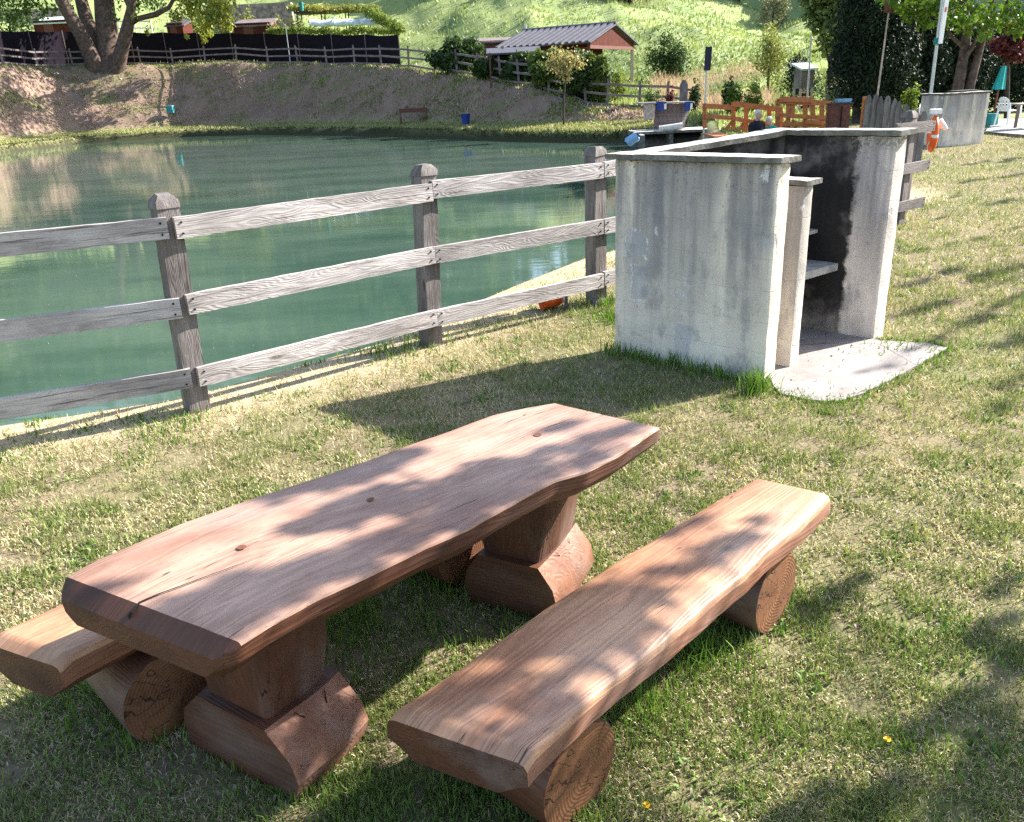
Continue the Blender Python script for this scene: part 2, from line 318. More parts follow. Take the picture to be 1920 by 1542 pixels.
def vnoise(x, y, sc, seed=0):                                       # smooth 2-D value noise in 0..1
    x = np.asarray(x)*sc+seed*17.3; y = np.asarray(y)*sc+seed*9.1; xi = np.floor(x).astype(np.int64); yi = np.floor(y).astype(np.int64)
    fx = x-xi; fy = y-yi; fx = fx*fx*(3-2*fx); fy = fy*fy*(3-2*fy)
    def h(a, b):
        n = (a*374761393+b*668265263+seed*1442695) & 0x7fffffff; n = ((n ^ (n >> 13))*1274126177) & 0x7fffffff; return ((n ^ (n >> 16)) & 0xffff)/65535.
    return (h(xi, yi)*(1-fx)+h(xi+1, yi)*fx)*(1-fy)+(h(xi, yi+1)*(1-fx)+h(xi+1, yi+1)*fx)*fy
def fbm(x, y, sc, seed=0): return .55*vnoise(x, y, sc, seed)+.3*vnoise(x, y, sc*2.1, seed+1)+.15*vnoise(x, y, sc*4.3, seed+2)
# ------------------------------------------------------------------ terrain
WZ = -.8
FE = V((.785, .62, 0)).normalized(); FN = V((-FE.y, FE.x, 0)); FP = V((-2.185, 5.389, 0))
def fence_pt(s): return FP+FE*s
FE2 = V((.924, .382, 0)); FN2 = V((-.382, .924, 0))
near_sh = [FP+FE2*s+FN2*1.15 for s in (-40, -12, -4, -1.2)]+[fence_pt(s)+FN*o for s, o in ((.1, 1.1), (1.6, 1.2), (2.7, 1.6), (3.8, 2.0), (5.2, 2.45), (7.5, 2.8))]
right_sh = [V((5.9, 14.5, 0)), V((6.3, 18, 0)), V((6.2, 22, 0)), V((6.4, 27, 0)), V((7.2, 32, 0))]
FARPX = [(1300, 262), (1190, 267), (1110, 268), (1050, 267), (980, 266), (900, 263), (800, 258), (700, 255), (530, 252), (350, 257), (150, 269), (0, 287), (-200, 316), (-480, 372)]
far_sh = [G(px, py, WZ) for px, py in FARPX]
far_sh = [V((p.x, p.y, 0)) for p in far_sh]
POND = near_sh+right_sh+far_sh; NFAR0 = len(near_sh)+len(right_sh)
PN = np.array([(p.x, p.y) for p in POND])
def pond_sd(x, y):
    best = np.full(x.shape, 1e9); bi = np.zeros(x.shape, int); inside = np.zeros(x.shape, bool); n = len(PN)
    for i in range(n):
        a, b = PN[i], PN[(i+1) % n]; d = b-a
        t = np.clip(((x-a[0])*d[0]+(y-a[1])*d[1])/(d@d), 0, 1); q = np.hypot(x-a[0]-t*d[0], y-a[1]-t*d[1])
        u = q < best; best = np.where(u, q, best); bi = np.where(u, i, bi)
        if a[1] != b[1]: inside ^= ((a[1] > y) != (b[1] > y)) & (x < (b[0]-a[0])*(y-a[1])/(b[1]-a[1])+a[0])
    return np.where(inside, -best, best), bi
# bank-top height as seen: (pixel column, pixel row of the bank top)
BT = [(-480, 150), (-200, 135), (0, 124), (200, 124), (430, 119), (600, 121), (680, 124), (800, 133), (900, 146), (1000, 165), (1060, 183), (1140, 205), (1200, 206), (1300, 206)]
_apx = np.arange(-900, 3001, 20.0); _aaz = np.array([math.atan2(ray(q, 150).x, ray(q, 150).y) for q in _apx])
def px_of(x, y): return np.interp(np.arctan2(x, np.maximum(y, 1e-3)), _aaz, _apx)
SH_AZ = np.array([math.atan2(p.x, p.y) for p in far_sh])[::-1]; SH_D = np.array([math.hypot(p.x, p.y) for p in far_sh])[::-1]
def shore_r(x, y): return np.hypot(x, y)-np.interp(np.arctan2(x, np.maximum(y, 1e-3)), SH_AZ, SH_D)
def shore_d(px):
    r = ray(px, 150); return float(np.interp(math.atan2(r.x, r.y), SH_AZ, SH_D))
_hb = []
for px, py in BT:
    r = ray(px, py); q = r.z/math.hypot(r.x, r.y); d = shore_d(px)+9
    for _ in range(6):
        z = CH+d*q; d = shore_d(px)+5.2+max(2, 1.25*z)
    _hb.append(max(-.1, z))
BPX = np.array([q[0] for q in BT]); BH = np.array(_hb)
def tz(x, y):
    x = np.asarray(x, float); y = np.asarray(y, float); s, bi = pond_sd(x, y); px = px_of(x, y); d = np.hypot(x, y)
    n1 = fbm(x, y, .55, 3)-.5; n2 = fbm(x, y, 2.2, 5)-.5; n3 = fbm(x, y, .12, 8)-.5
    zn = np.where(s < .85, WZ+(.8)*np.sin(np.clip(s/.85, 0, 1)*np.pi/2), 0)+np.clip(s-.3, 0, 1)*(n2*.015*np.clip(d/6, .2, 1))+np.clip(d-14, 0, 10)*.01*n1
    hb = np.interp(px, BPX, BH); wb = np.maximum(2, 1.25*hb)
    far = (bi >= NFAR0) & (y > 20); s = np.where(far & (s > 0), np.maximum(shore_r(x, y), .02), s)
    u = np.clip((s-5.2)/wb, 0, 1); u = .75*u+.25*u*u*(3-2*u)
    zf = np.where(s < .3, WZ+.45*np.clip(s/.3, 0, 1), -.35+.25*np.clip((s-.3)/4.9, 0, 1)+(hb+.1)*u)
    zf += np.clip(s-.2, 0, 1)*(n2*.12)+np.clip(s-5, 0, 1)*((fbm(x, y, 1.6, 15)-.5)*.2)+np.clip(u*4, 0, 1)*(1-np.clip((s-5.2-wb)/3, 0, 1))*n1*.7
    zf += np.clip(s-6-wb, 0, 25)*np.interp(px, [400, 850, 1000, 1250, 1400], [.0, .02, .10, .06, .02])
    z = np.where(far, zf, zn)
    z = np.where(s < 0, WZ+np.maximum(-.9, 1.2*s), z)
    d0 = np.interp(px, [-500, 700, 850, 1050, 1450], [100, 98, 91, 84, 60]); k = np.interp(px, [1000, 1450], [.36, .12])
    hill = np.clip(d-d0, 0, 60)*k+np.clip(d-d0-60, 0, 200)*.42*(1-.95*np.exp(-((px-1000)/75)**2))
    hill = np.where((y > 10), hill, 0)
    z = z+hill+np.where(hill > 0, n3*np.clip(hill, 0, 6)*.6+n1*np.clip(hill, 0, 1)*.35, 0)
    return z
def tz1(x, y): return float(tz(np.array([x]), np.array([y]))[0])
def bt(px, off=0.0, extra=0.0):
    hb = float(np.interp(px, BPX, BH)); r = ray(px, 130); q = V((r.x, r.y, 0)).normalized()
    p = q*(shore_d(px)+5.2+max(2, 1.25*hb)+.6+off); p.z = tz1(p.x, p.y); return p
def ground(px, Y):                                                  # point of the terrain in column px at depth Y
    r = ray(px, 140); p = V((r.x/r.y*Y, Y, 0)); p.z = tz1(p.x, p.y); return p
rs = np.unique(np.concatenate([np.linspace(.0, .9, 4), np.geomspace(.9, 30, 170), np.arange(30, 92, .38), np.geomspace(92, 900, 90)]))
az = np.unique(np.concatenate([np.linspace(-180, -50, 40), np.linspace(-50, 50, 420), np.linspace(50, 180, 40)]))
A_, R_ = np.meshgrid(np.radians(az), rs); X = R_*np.sin(A_); Y = R_*np.cos(A_)
Z = np.minimum(tz(X.ravel(), Y.ravel()), 150).reshape(X.shape)
nr, na = X.shape; ii, jj = np.meshgrid(np.arange(nr-1), np.arange(na-1), indexing='ij')
Fc = np.stack([ii*na+jj, ii*na+jj+1, (ii+1)*na+jj+1, (ii+1)*na+jj], -1).reshape(-1, 4)[:, ::-1]
xv, yv, zv = X.ravel(), Y.ravel(), Z.ravel()
sd, bi = pond_sd(xv, yv); px_ = px_of(xv, yv); far = (bi >= NFAR0) & (yv > 20); dd = np.hypot(xv, yv); sd = np.where(far & (sd > 0), np.maximum(shore_r(xv, yv), .02), sd)
wb_ = np.maximum(2, 1.25*np.interp(px_, BPX, BH))
def lerp(a, b, t): t = np.asarray(t)[..., None]; return np.array(a)*(1-t)+np.array(b)*t
n_a = fbm(xv, yv, .8, 11); n_b = fbm(xv, yv, .25, 12); n_c = fbm(xv, yv, 3.5, 13)
lawn = lerp((.215, .165, .105), (.155, .15, .068), np.clip((n_a-.3)*2.2, 0, 1)); lawn = lawn*(.8+.4*n_c[:, None])
sandy = np.array((.50, .40, .26)); k = np.clip(1-(sd-1.1)/.7, 0, 1)*(sd < 2.2)*(yv < 15); lawn = lawn*(1-k[:, None]*.8)+sandy*k[:, None]*.8
bank = lerp((.20, .135, .105), (.28, .195, .155), n_a); n_b2 = fbm(xv, yv+zv*3, .5, 17); sandy_ok = 1
kk = np.clip((n_b2-.55)*6, 0, 1)*.55; bank = bank*(.72+.5*fbm(xv, yv+zv*2, 1.9, 19))[:, None]; bank = bank*(1-kk[:, None])+np.array((.14, .17, .05))*kk[:, None]
strip = lerp((.25, .25, .11), (.34, .315, .16), n_a); ks = np.clip((6.0-sd)/1.5, 0, 1); bank = bank*(1-ks[:, None])+strip*ks[:, None]
kd = np.clip((.55-sd)/.2, 0, 1); bank = bank*(1-kd[:, None])+np.array((.05, .05, .025))*kd[:, None]
mead = lerp((.17, .23, .08), (.34, .38, .16), n_b)
km = np.clip((sd-5.2-wb_)/2.0, 0, 1); bank = bank*(1-km[:, None])+mead*km[:, None]
kr = np.clip((dd-36)/8, 0, 1); lawn = lawn*(1-kr[:, None])+mead*kr[:, None]
cv = np.where(far[:, None], bank, lawn)
t = NT('ground_soil_and_turf'); c = t.attr('Col'); P_ = t.n('NewGeometry').outputs['Position']
f1 = t.noise(P_, 14, 5, .65); f2 = t.noise(P_, 60, 3); f3 = t.noise(P_, 1.6, 4)
cc_ = t.mix(t.ramp(f1, .35, .7, 0, .55), c, t.mix(1.0, c, (.45, .5, .4), 'MULTIPLY')); cc_ = t.mix(t.ramp(f2, .5, .75, 0, .4), cc_, t.mix(1.0, c, (1.35, 1.25, 1.15), 'MULTIPLY'))
gm = t.fin(cc_, .95, t.bump(t.math('ADD', f1, t.math('MULTIPLY', f2, .4)), .7, .03), .1)
tag(npmesh('ground', np.c_[xv, yv, zv], Fc, cv, gm, None, True), kind='structure')
# water
t = NT('pond_water'); P_ = t.n('NewGeometry').outputs['Position']
w1 = t.noise(t.map(P_, (.7, 1.6, 1)), 1.0, 3, .5); w2 = t.noise(t.map(P_, (2.2, 5.5, 1)), 1.0, 3, .55); w3 = t.noise(P_, .10, 3)
hh = t.math('ADD', t.math('MULTIPLY', w1, .6), t.math('MULTIPLY', t.math('MULTIPLY', w2, .38), t.ramp(w3, .3, .7, .35, 1.0)))
w4 = t.noise(t.map(P_, (.22, .5, 1)), 1.0, 4, .6); wc = t.mix(t.ramp(w4, .3, .7), (.030, .060, .046), (.064, .100, .075))
wm = t.fin(wc, .05, t.bump(hh, .09, .05), .5, IOR=1.40)
mb = MB(); pp = [V((p.x, p.y, WZ)) for p in POND]
mb.add([(-130, -60, WZ), (30, -60, WZ), (30, 120, WZ), (-130, 120, WZ)], [(0, 1, 2, 3)])
# the sheet is cut to the pond plus a metre under its banks
cen = V((-12, 26, 0)); out = []
mb = MB(); mb.add([p+(V((p.x, p.y, 0))-cen).normalized()*.9 for p in pp], [tuple(range(len(pp)))[::-1]])
o = mb.build('water', wm); tag(o, kind='structure')
if o.data.polygons[0].normal.z < 0: o.data.flip_normals()
#PART2
Zv = V((0, 0, 1))
# ------------------------------------------------------------------ slabs, logs
def resample(pts, ts):
    pts = [V((p.x, p.y, 0)) for p in pts]; L = [0]
    for a, b in zip(pts, pts[1:]): L.append(L[-1]+(b-a).length)
    out = []
    for tt in ts:
        s = L[-1]*tt; k = max(j for j in range(len(L)) if L[j] <= s+1e-9); k = min(k, len(pts)-2)
        out.append(pts[k].lerp(pts[k+1], (s-L[k])/max(L[k+1]-L[k], 1e-9)))
    return out
def slab(mb, Lp, Rp, z, th, re=.02, rb=.04, cham=(.05, .035), far_cham=(.015, .012), n=70, amp=.003, wob=.006, goff=(0, 0, 0), flare=0.0, corner=0.0, cb=.5, dark_end=False, mend=1):
    LL = (Rp[-1]-Rp[0]).length; ts = sorted(set([0, cham[0]*.3/LL, cham[0]*.65/LL, cham[0]/LL, cham[0]*1.3/LL]+list(np.linspace(cham[0]*1.3/LL, 1-far_cham[0]/LL, n))+[1-far_cham[0]*.5/LL, 1.0])); n = len(ts)
    Lq, Rq = resample(Lp, ts), resample(Rp, ts); length = (Rq[-1]-Rq[0]).length
    vs = []; gs = []; secs = []; m_top = 10
    for i in range(n):
        l, r = Lq[i], Rq[i]; t = ts[i]; s = t*length; w = (r-l).length; x = (r-l).normalized()
        c0 = max(0, 1-s/cham[0]); c1 = max(0, 1-(length-s)/far_cham[0])
        dz = cham[1]*c0**1.05+far_cham[1]*c1**1.5; ins = corner*c0**1.6+.5*far_cham[1]*c1; db = (cham[1]*cb)*c0**2+far_cham[1]*.5*c1
        prof = []
        for k in range(m_top+1):
            f = k/m_top; prof.append((re+f*(w-2*re), 0.0))
        ring = prof+[(w-re*.3, -re*.3), (w, -re), (w+flare, -th*.55), (w+flare-rb*.3, -th+rb*.6), (w-rb, -th)]
        ring += [(w-rb-(w-2*rb)*f, -th) for f in (.25, .5, .75, 1)]
        ring += [(rb*.3-flare, -th+rb*.6), (-flare, -th*.55), (0, -re), (re*.3, -re*.3)]
        idx = []
        for (a, b) in ring:
            a = ins+(a)*(w-2*ins)/w; top = b > -th*.3
            zz = z-dz+b*(th-dz-db)/th
            p = l+x*a; p.z = zz; nn = noise.noise_vector(p*2.3+V(goff))*amp*1.5+noise.noise_vector(p*9)*amp*.6
            edge = min(a, w-a)
            if edge < re*1.5: nn = nn+x*(noise.noise(V((s*4.5, goff[1]+(3 if a > w/2 else 0), b*3)))*wob+noise.noise(V((s*17, 5+a, b*9)))*wob*.35)
            vs.append(p+nn); gs.append((s+goff[0], a-w/2+goff[1], b+goff[2])); idx.append(len(vs)-1)
        secs.append(idx)
    m_ = len(secs[0]); fs = []; 
    mi = []
    for q, (a, b) in enumerate(zip(secs, secs[1:])):
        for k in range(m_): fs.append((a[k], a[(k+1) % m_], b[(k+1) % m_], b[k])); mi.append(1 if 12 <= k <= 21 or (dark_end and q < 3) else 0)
    fs += [tuple(secs[0])[::-1], tuple(secs[-1])]; mi += [mend, mend]
    mb.add(vs, fs, gs, mi)
def log(mb, a, b, r, ztop, seg=36):
    n0 = len(mb.v); mb.tube([a, V(a).lerp(b, .02), V(a).lerp(b, .5), V(a).lerp(b, .98), b], [r*.975, r, r*1.02, r, r*.97], seg, True, 0, 1, .02, (random.random()*5, 0, 0))
    for p in mb.v[n0:]: p.z = min(p.z, ztop)
# picnic table
tabL = [G(*q, .75) for q in ((90, 1099), (184, 1048), (330, 984), (480, 932), (600, 893), (720, 851), (830, 812), (920, 779), (985, 764), (1046, 754))]
tabR = [G(*q, .75) for q in ((416, 1226), (500, 1172), (600, 1118), (700, 1073), (800, 1024), (880, 990), (950, 949), (1040, 901), (1100, 883), (1160, 852), (1200, 826), (1240, 799))]
ctr = sum([tabL[0], tabL[-1], tabR[0], tabR[-1]], V((0, 0, 0)))/4; ctr.z = 0
tbl = thing('picnic_table', 'long log slab picnic table with wavy edge on two pedestal legs, between the log benches', 'picnic table', ctr)
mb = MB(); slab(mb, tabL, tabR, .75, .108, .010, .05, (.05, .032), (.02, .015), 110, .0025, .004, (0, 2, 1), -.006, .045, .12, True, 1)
ck = [(238, 1166), (247, 1150), (262, 1131), (300, 1114), (350, 1096), (420, 1070), (460, 1055), (505, 1038)]; cw = [.014, .011, .008, .005, .0035, .003, .002, .001]
cpt = [G(*q, .753-(.034 if i == 0 else .012 if i == 1 else .003 if i == 2 else 0)) for i, q in enumerate(ck)]; vs = []
for p, w in zip(cpt, cw):
    nrm = V((.72, -.69, 0)); vs += [p+nrm*w*.6+Zv*.002, p-nrm*w*.6+Zv*.002]
mb.add(vs, [(2*i, 2*i+1, 2*i+3, 2*i+2) for i in range(len(ck)-1)], None, 2)
for px, py, r in ((453, 1026, .014), (1008, 815, .016), (695, 936, .012)):
    c = G(px, py, .7535); mb.add([c]+[c+V((math.cos(a)*r, math.sin(a)*r, 0)) for a in np.linspace(0, 6.28, 13)[:-1]], [(0, 1+i, 1+(i+1) % 12) for i in range(12)], None, 3)
KNOT = plain('knot_plug', (.16, .065, .035), .6, .3, 30)
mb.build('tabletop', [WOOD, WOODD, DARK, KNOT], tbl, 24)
def table_leg(a, b, c, hx_bot, hx_top):
    # a,b: ends of the foot's near lower edge; c: far lower corner at b
    u = (b-a).normalized(); L = (b-a).length; w = (c-b); w = (w-u*w.dot(u)); dp = w.length; w.normalize(); mid = (a+b)/2+w*dp/2; mid.z = 0
    mb = MB(); cols = 7; vs = []; gs = []
    prof = [(-L/2+.02, -.03), (-L/2-.02, .08), (-L/2-.005, .155), (-L/4-.035, .245), (L/4+.035, .245), (L/2+.005, .155), (L/2+.02, .08), (L/2-.02, -.03)]
    for j in range(cols):
        q = -dp/2+dp*j/(cols-1); bul = .03*(1-(abs(q)/(dp/2))**2)
        for k, (s_, z_) in enumerate(prof):
            p = mid+u*(s_+math.copysign(bul*.4, s_))+w*q+Zv*(z_); p += noise.noise_vector(p*6)*.008; vs.append(p); gs.append((s_, q+3, z_))
    n = len(prof); fs = [(j*n+k, j*n+(k+1) % n, (j+1)*n+(k+1) % n, (j+1)*n+k) for j in range(cols-1) for k in range(n)]
    # the two slopes and ends show end grain
    mi = [1 if k in (0, 1, 4, 5, 6) else 0 for j in range(cols-1) for k in range(n)]
    fs += [tuple(range(n))[::-1], tuple(range((cols-1)*n, cols*n))]; mi += [0, 0]
    mb.add(vs, fs, gs, mi)
    for k, (q0, q1) in enumerate(((-.06, .0), (.07, .03))):       # drying cracks in the sloping end
        p0 = mid+u*(L/4+.05)+w*q0+Zv*.241; p1 = mid+u*(L/2-.02)+w*q1+Zv*.165
        nm = (Zv*.6+u*.8).normalized()*.006; mb.add([p0-w*.001+nm, p0+w*.002+nm, p1+w*.006+nm, p1-w*.004+nm], [(0, 1, 2, 3)], None, 2)
    foot_b = mb
    mb = MB(); vs = []; gs = []; rows = 9; outl = []
    for k in range(rows):
        t = k/(rows-1); hx = hx_bot+(hx_top-hx_bot)*math.sin(t*math.pi/2)**1.2; hy = dp*.40+.012*math.sin(t*3.1); z_ = .235+t*(.648-.235)
        for (sx, sy) in ((-1, -.9), (-.93, -1), (.93, -1), (1, -.9), (1.06, 0), (1, .9), (.93, 1), (-.93, 1), (-1, .9), (-1.06, 0)):
            p = mid+u*(sx*hx)+w*(sy*hy)+Zv*z_; p += noise.noise_vector(p*5)*.009; vs.append(p); gs.append((z_, sx*hx+5, sy*hy))
    n = 10; fs = [(j*n+k, j*n+(k+1) % n, (j+1)*n+(k+1) % n, (j+1)*n+k) for j in range(rows-1) for k in range(n)]+[tuple(range(n))[::-1], tuple(range((rows-1)*n, rows*n))]
    mb.add(vs, fs, gs, 0)
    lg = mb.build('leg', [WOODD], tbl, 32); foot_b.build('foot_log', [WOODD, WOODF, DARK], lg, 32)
table_leg(G(362, 1398), G(556, 1508), G(712, 1395), .135, .175)
table_leg(G(880, 1130), G(1036, 1172), G(1128, 1083), .125, .185)
# benches
def bench(label, Lp, Rp, logs, th, cham, corner=.0):
    c = sum([Lp[0], Lp[-1], Rp[0], Rp[-1]], V((0, 0, 0)))/4; c.z = 0
    b = thing('log_bench', label, 'bench', c, 'log benches beside the table')
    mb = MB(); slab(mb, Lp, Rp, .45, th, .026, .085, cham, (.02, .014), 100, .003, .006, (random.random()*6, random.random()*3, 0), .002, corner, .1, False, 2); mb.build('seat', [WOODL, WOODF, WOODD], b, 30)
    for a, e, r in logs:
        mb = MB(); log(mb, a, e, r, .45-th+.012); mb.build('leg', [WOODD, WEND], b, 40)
    return b
bL = [G(*q, .45) for q in ((722, 1335), (860, 1250), (1000, 1152), (1130, 1066), (1270, 977), (1350, 930), (1420, 893))]
bR = [G(*q, .45) for q in ((985, 1425), (1100, 1322), (1240, 1208), (1340, 1120), (1398, 1074), (1440, 1035), (1500, 988), (1562, 926))]
dv = (bR[-1]-bR[0]).normalized(); ax = V((dv.y, -dv.x, 0)).normalized()
def lg(px, py, r, back=.46, d=ax):                                 # log with its near end cap standing at this pixel
    p = G(px, py, 0)+Zv*(r-.012); return (p, p-d*back, r)
bench('honey brown log bench at the right of the table, far end bright in sun', bL, bR, [lg(1092, 1524, .165, .40), lg(1452, 1172, .165, .36)], .145, (.035, .020), .0)
n0, m0, m1 = G(106, 1240, .45), G(-34, 1194, .45), G(110, 1130, .45); dl = (m1-m0).normalized()
l2R = [n0, n0+dl*1.0, n0+dl*1.9]; l2L = [m0, m0+dl*1.0, m0+dl*2.0]
bench('log bench on the pond side of the table, mostly hidden under the tabletop', l2L, l2R, [lg(340, 1366, .165, .36), lg(880, 1088, .17, .44)], .16, (.04, .022), .0)
# ------------------------------------------------------------------ concrete barbecue
E1, E2 = V((.716, -.698, 0)), V((.792, .611, 0)); QA = V((.832, 6.251, 0)); TW = .128
def Q(a, b, z=0): return QA+E1*a+E2*b+Zv*z
def qbox(mb, a0, a1, b0, b1, z0, z1, r=.012, res=.045, amp=.0048, mi=0):
    mb.rbox(Q((a0+a1)/2, (b0+b1)/2, (z0+z1)/2), E1, E2, Zv, (a1-a0)/2, (b1-b0)/2, (z1-z0)/2, r, res, amp, mi, ((a0+a1)/2, (b0+b1)/2, (z0+z1)/2))
bq = thing('barbecue', 'big roofless plastered concrete barbecue with two sooty bays and thick coping slabs', 'barbecue', Q(.6, .75))
BL, B2 = 1.28, 1.42
def qpart(name, mat, *a, **k):
    mb = MB(); qbox(mb, *a, **k); return mb.build(name, mat, bq, 50)
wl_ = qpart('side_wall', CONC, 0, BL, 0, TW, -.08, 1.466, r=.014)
SKW = .205; mb = MB(); mb.rbox(Q(.066+SKW*(TW+B2)/2, (TW+B2)/2+.005, .712), E1, E2+E1*SKW+Zv*.056, Zv, .064, (B2-TW)/2, .79, .012, .045, .007, 0, (.1, .7, .71)); wb_2 = mb.build('back_wall', CONCB, bq, 50)
wr_ = qpart('side_wall', CONCI, .285, BL, B2+.001, B2+.15, -.08, 1.535, r=.014)
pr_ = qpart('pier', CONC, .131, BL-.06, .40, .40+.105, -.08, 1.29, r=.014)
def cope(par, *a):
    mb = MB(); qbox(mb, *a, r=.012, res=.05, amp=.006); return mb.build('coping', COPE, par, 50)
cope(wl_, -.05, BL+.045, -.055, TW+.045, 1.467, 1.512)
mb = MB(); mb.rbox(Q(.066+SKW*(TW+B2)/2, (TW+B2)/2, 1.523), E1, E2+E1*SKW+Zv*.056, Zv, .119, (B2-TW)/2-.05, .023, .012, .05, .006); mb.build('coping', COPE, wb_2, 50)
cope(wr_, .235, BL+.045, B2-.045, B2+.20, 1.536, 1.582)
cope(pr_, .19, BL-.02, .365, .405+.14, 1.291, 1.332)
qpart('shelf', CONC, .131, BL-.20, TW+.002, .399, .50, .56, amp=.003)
qpart('shelf', COPE0, .36, .95, .506, B2-.001, .52, .585, amp=.003)
qpart('shelf', COPE0, .36, .76, .506, B2-.001, .80, .835, amp=.003)
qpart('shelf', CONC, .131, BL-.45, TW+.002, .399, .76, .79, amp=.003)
padpx = [(1448, 724), (1462, 738), (1500, 747), (1545, 753), (1575, 752), (1612, 741), (1660, 718), (1712, 690), (1752, 668), (1776, 652), (1740, 645), (1690, 641), (1650, 639)]
pad = [G(*q, .012) for q in padpx]; pad = [V((p.x, p.y, 0)) for p in pad]
def densify(pts, k=6, j=.012):
    o = []
    for i, p in enumerate(pts):
        q = pts[(i+1) % len(pts)]
        for s in range(k): w = p.lerp(q, s/k); o.append(w+noise.noise_vector(w*9)*j*V((1, 1, 0)).length)
    return [V((p.x, p.y, 0)) for p in o]
padc = densify(pad+[V(Q(.1, B2-.02)), V(Q(.1, TW)), V(Q(BL-.04, TW+.02))])
mb = MB(); top = [p+Zv*.016 for p in padc]; bot = [p-Zv*.08 for p in padc]; n = len(padc)
mb.add(top+bot, [tuple(range(n))]+[(i, n+i, n+(i+1) % n, (i+1) % n) for i in range(n)])
o = mb.build('concrete_pavement', PADM); tag(o, kind='structure')
if o.data.polygons[0].normal.z < 0: o.data.flip_normals()
PADN = np.array([(p.x, p.y) for p in padc])
# ------------------------------------------------------------------ near fence
nf = thing('wooden_fence', 'weathered grey three rail wooden fence along the near bank of the pond', 'fence', fence_pt(0))
posts = [(FP-FE2*3.9, .03), (FP-FE2*1.95, .04)]+[(V((-2.185, 5.389, 0)), .05), (V((-.654, 6.68, 0)), .055), (V((.862, 7.795, 0)), 0)]
posts = posts[1:]
end_posts = [(fence_pt(s), 0.0) for s in (9.62,)]
nf2 = thing('wooden_fence', 'short weathered fence section with dark boards right of the large barbecue', 'fence', fence_pt(10))
for i, (p, ln) in enumerate(posts+end_posts):
    z0 = tz1(p.x, p.y); mb = MB(); top = 1.385; up = V((ln/1.4, -ln*.2/1.4, 1)).normalized()
    mb.rbox(p+up*(top/2-.15)+Zv*z0, FE, FN, up, .074, .074, top/2+.15, .012, .05, .004, 0, (i*1.3, 0, 0))
    mb.g = [V((g.z, g.y+i*.4, g.x+1)) for g in mb.g]
    c = p+up*top+Zv*z0
    vs = [c+FE*(x*.078)+FN*(y*.078)+up*z_ for x, y, z_ in ((-1, -1, -.005), (1, -1, -.005), (1, 1, -.005), (-1, 1, -.005))]+[c+FE*(x*.072)+FN*(y*.072)+up*.04 for x, y in ((-1, -1), (1, -1), (1, 1), (-1, 1))]
    vs += [c+FE*(x*.042)+FN*(y*.042)+up*.075 for x, y in ((-1, -1), (1, -1), (1, 1), (-1, 1))]
    vs = [v+noise.noise_vector(v*11+V((i, 0, 0)))*.013 for v in vs]
    mb.add(vs, [(0, 1, 5, 4), (1, 2, 6, 5), (2, 3, 7, 6), (3, 0, 4, 7), (4, 5, 9, 8), (5, 6, 10, 9), (6, 7, 11, 10), (7, 4, 8, 11), (8, 9, 10, 11)], [(v.z, v.x*2, v.y*2) for v in vs])
    mb.build('post', GREYP, nf if i < len(posts) else nf2, 40)
RZ = ((1.262, .138), (.757, .136), (.258, .136))
spans = list(zip(posts, posts[1:]))+[(posts[-1], (fence_pt(4.9), 0)), ((fence_pt(9.1), 0), (fence_pt(10.12), 0))]
for k, ((p, l1), (q, l2)) in enumerate(spans):
    par = nf2 if k == len(spans)-1 else nf
    for j, (z_, h) in enumerate(RZ):
        sag = random.uniform(-.012, .012); mb = MB(); d = (q-p).normalized(); sd_ = -V((-d.y, d.x, 0))*.098
        a = p+sd_+V((l1*z_/1.4, 0, z_+tz1(p.x, p.y)+sag)); b = q+sd_+V((l2*z_/1.4, 0, z_+tz1(q.x, q.y)+random.uniform(-.012, .012)))
        x = (b-a).normalized(); L = (b-a).length; y = V((-x.y, x.x, 0)).normalized(); zz = x.cross(y)
        mb.rbox((a+b)/2, x, y, zz, L/2-.003, .021, h/2, .006, .075, .0035, 0, (k*3.1+j*1.7, k*.37+j*.9, j*.6+k))
        for e, p_ in ((1, a), (-1, b)):                         # bolt heads
            for dz in (-.035, .035):
                c = p_+x*(e*.045)-y*.0215+zz*dz; mb.tube([c+y*.004, c-y*.004], .007, 8, True, 1)
        mb.build('rail', [GREY if par is nf else GREYP, DARK], par, 40)
for i in range(6):
    p = fence_pt(9.22+i*.155)+FN*.09; mb = MB(); mb.beam(p+Zv*.10, p+Zv*(1.22+.02*math.sin(i*2.3)), .14, .02, FN); mb.build('board', GREYF, nf2)
# orange lifebuoy hung on the fence end, seen almost edge on
ep = end_posts[-1][0]
lb = thing('lifebuoy', 'orange lifebuoy with white bands hanging on the end of the near fence', 'lifebuoy', ep+Zv*.95)
mb = MB(); cx = ep+FE*.13+FN*-.10+Zv*.98; cx = at(1749, 251, 11.9); rdir = (V((.30, -.95, 0))).normalized(); nx = V((-rdir.y, rdir.x, 0)); R0 = .175; segs = 36; vs = []; mi = []; fs = []
nx = V((.95, -.30, 0)).normalized(); tx = V((-nx.y, nx.x, 0))
for i in range(segs):
    a = 2*math.pi*i/segs; rd = tx*math.cos(a)+Zv*math.sin(a)*1.0
    for k in range(10):
        b = 2*math.pi*k/10; vs.append(cx+rd*(R0+.075*math.cos(b))+nx*(.045*math.sin(b)))
for i in range(segs):
    for k in range(10):
        fs.append((i*10+k, i*10+(k+1) % 10, ((i+1) % segs)*10+(k+1) % 10, ((i+1) % segs)*10+k)); mi.append(1 if (i % 9) in (0,) else 0)
mb.add(vs, fs, None, mi); mb.build('ring', [ORANGE, WHITEP], lb, 60)
mb = MB(); c = cx+Zv*.29; mb.box(c, nx, tx, Zv, .07, .07, .03, 0); mb.tube([c-Zv*.02, cx+Zv*.2], .012, 6); mb.build('hanger', WHITEP, lb)
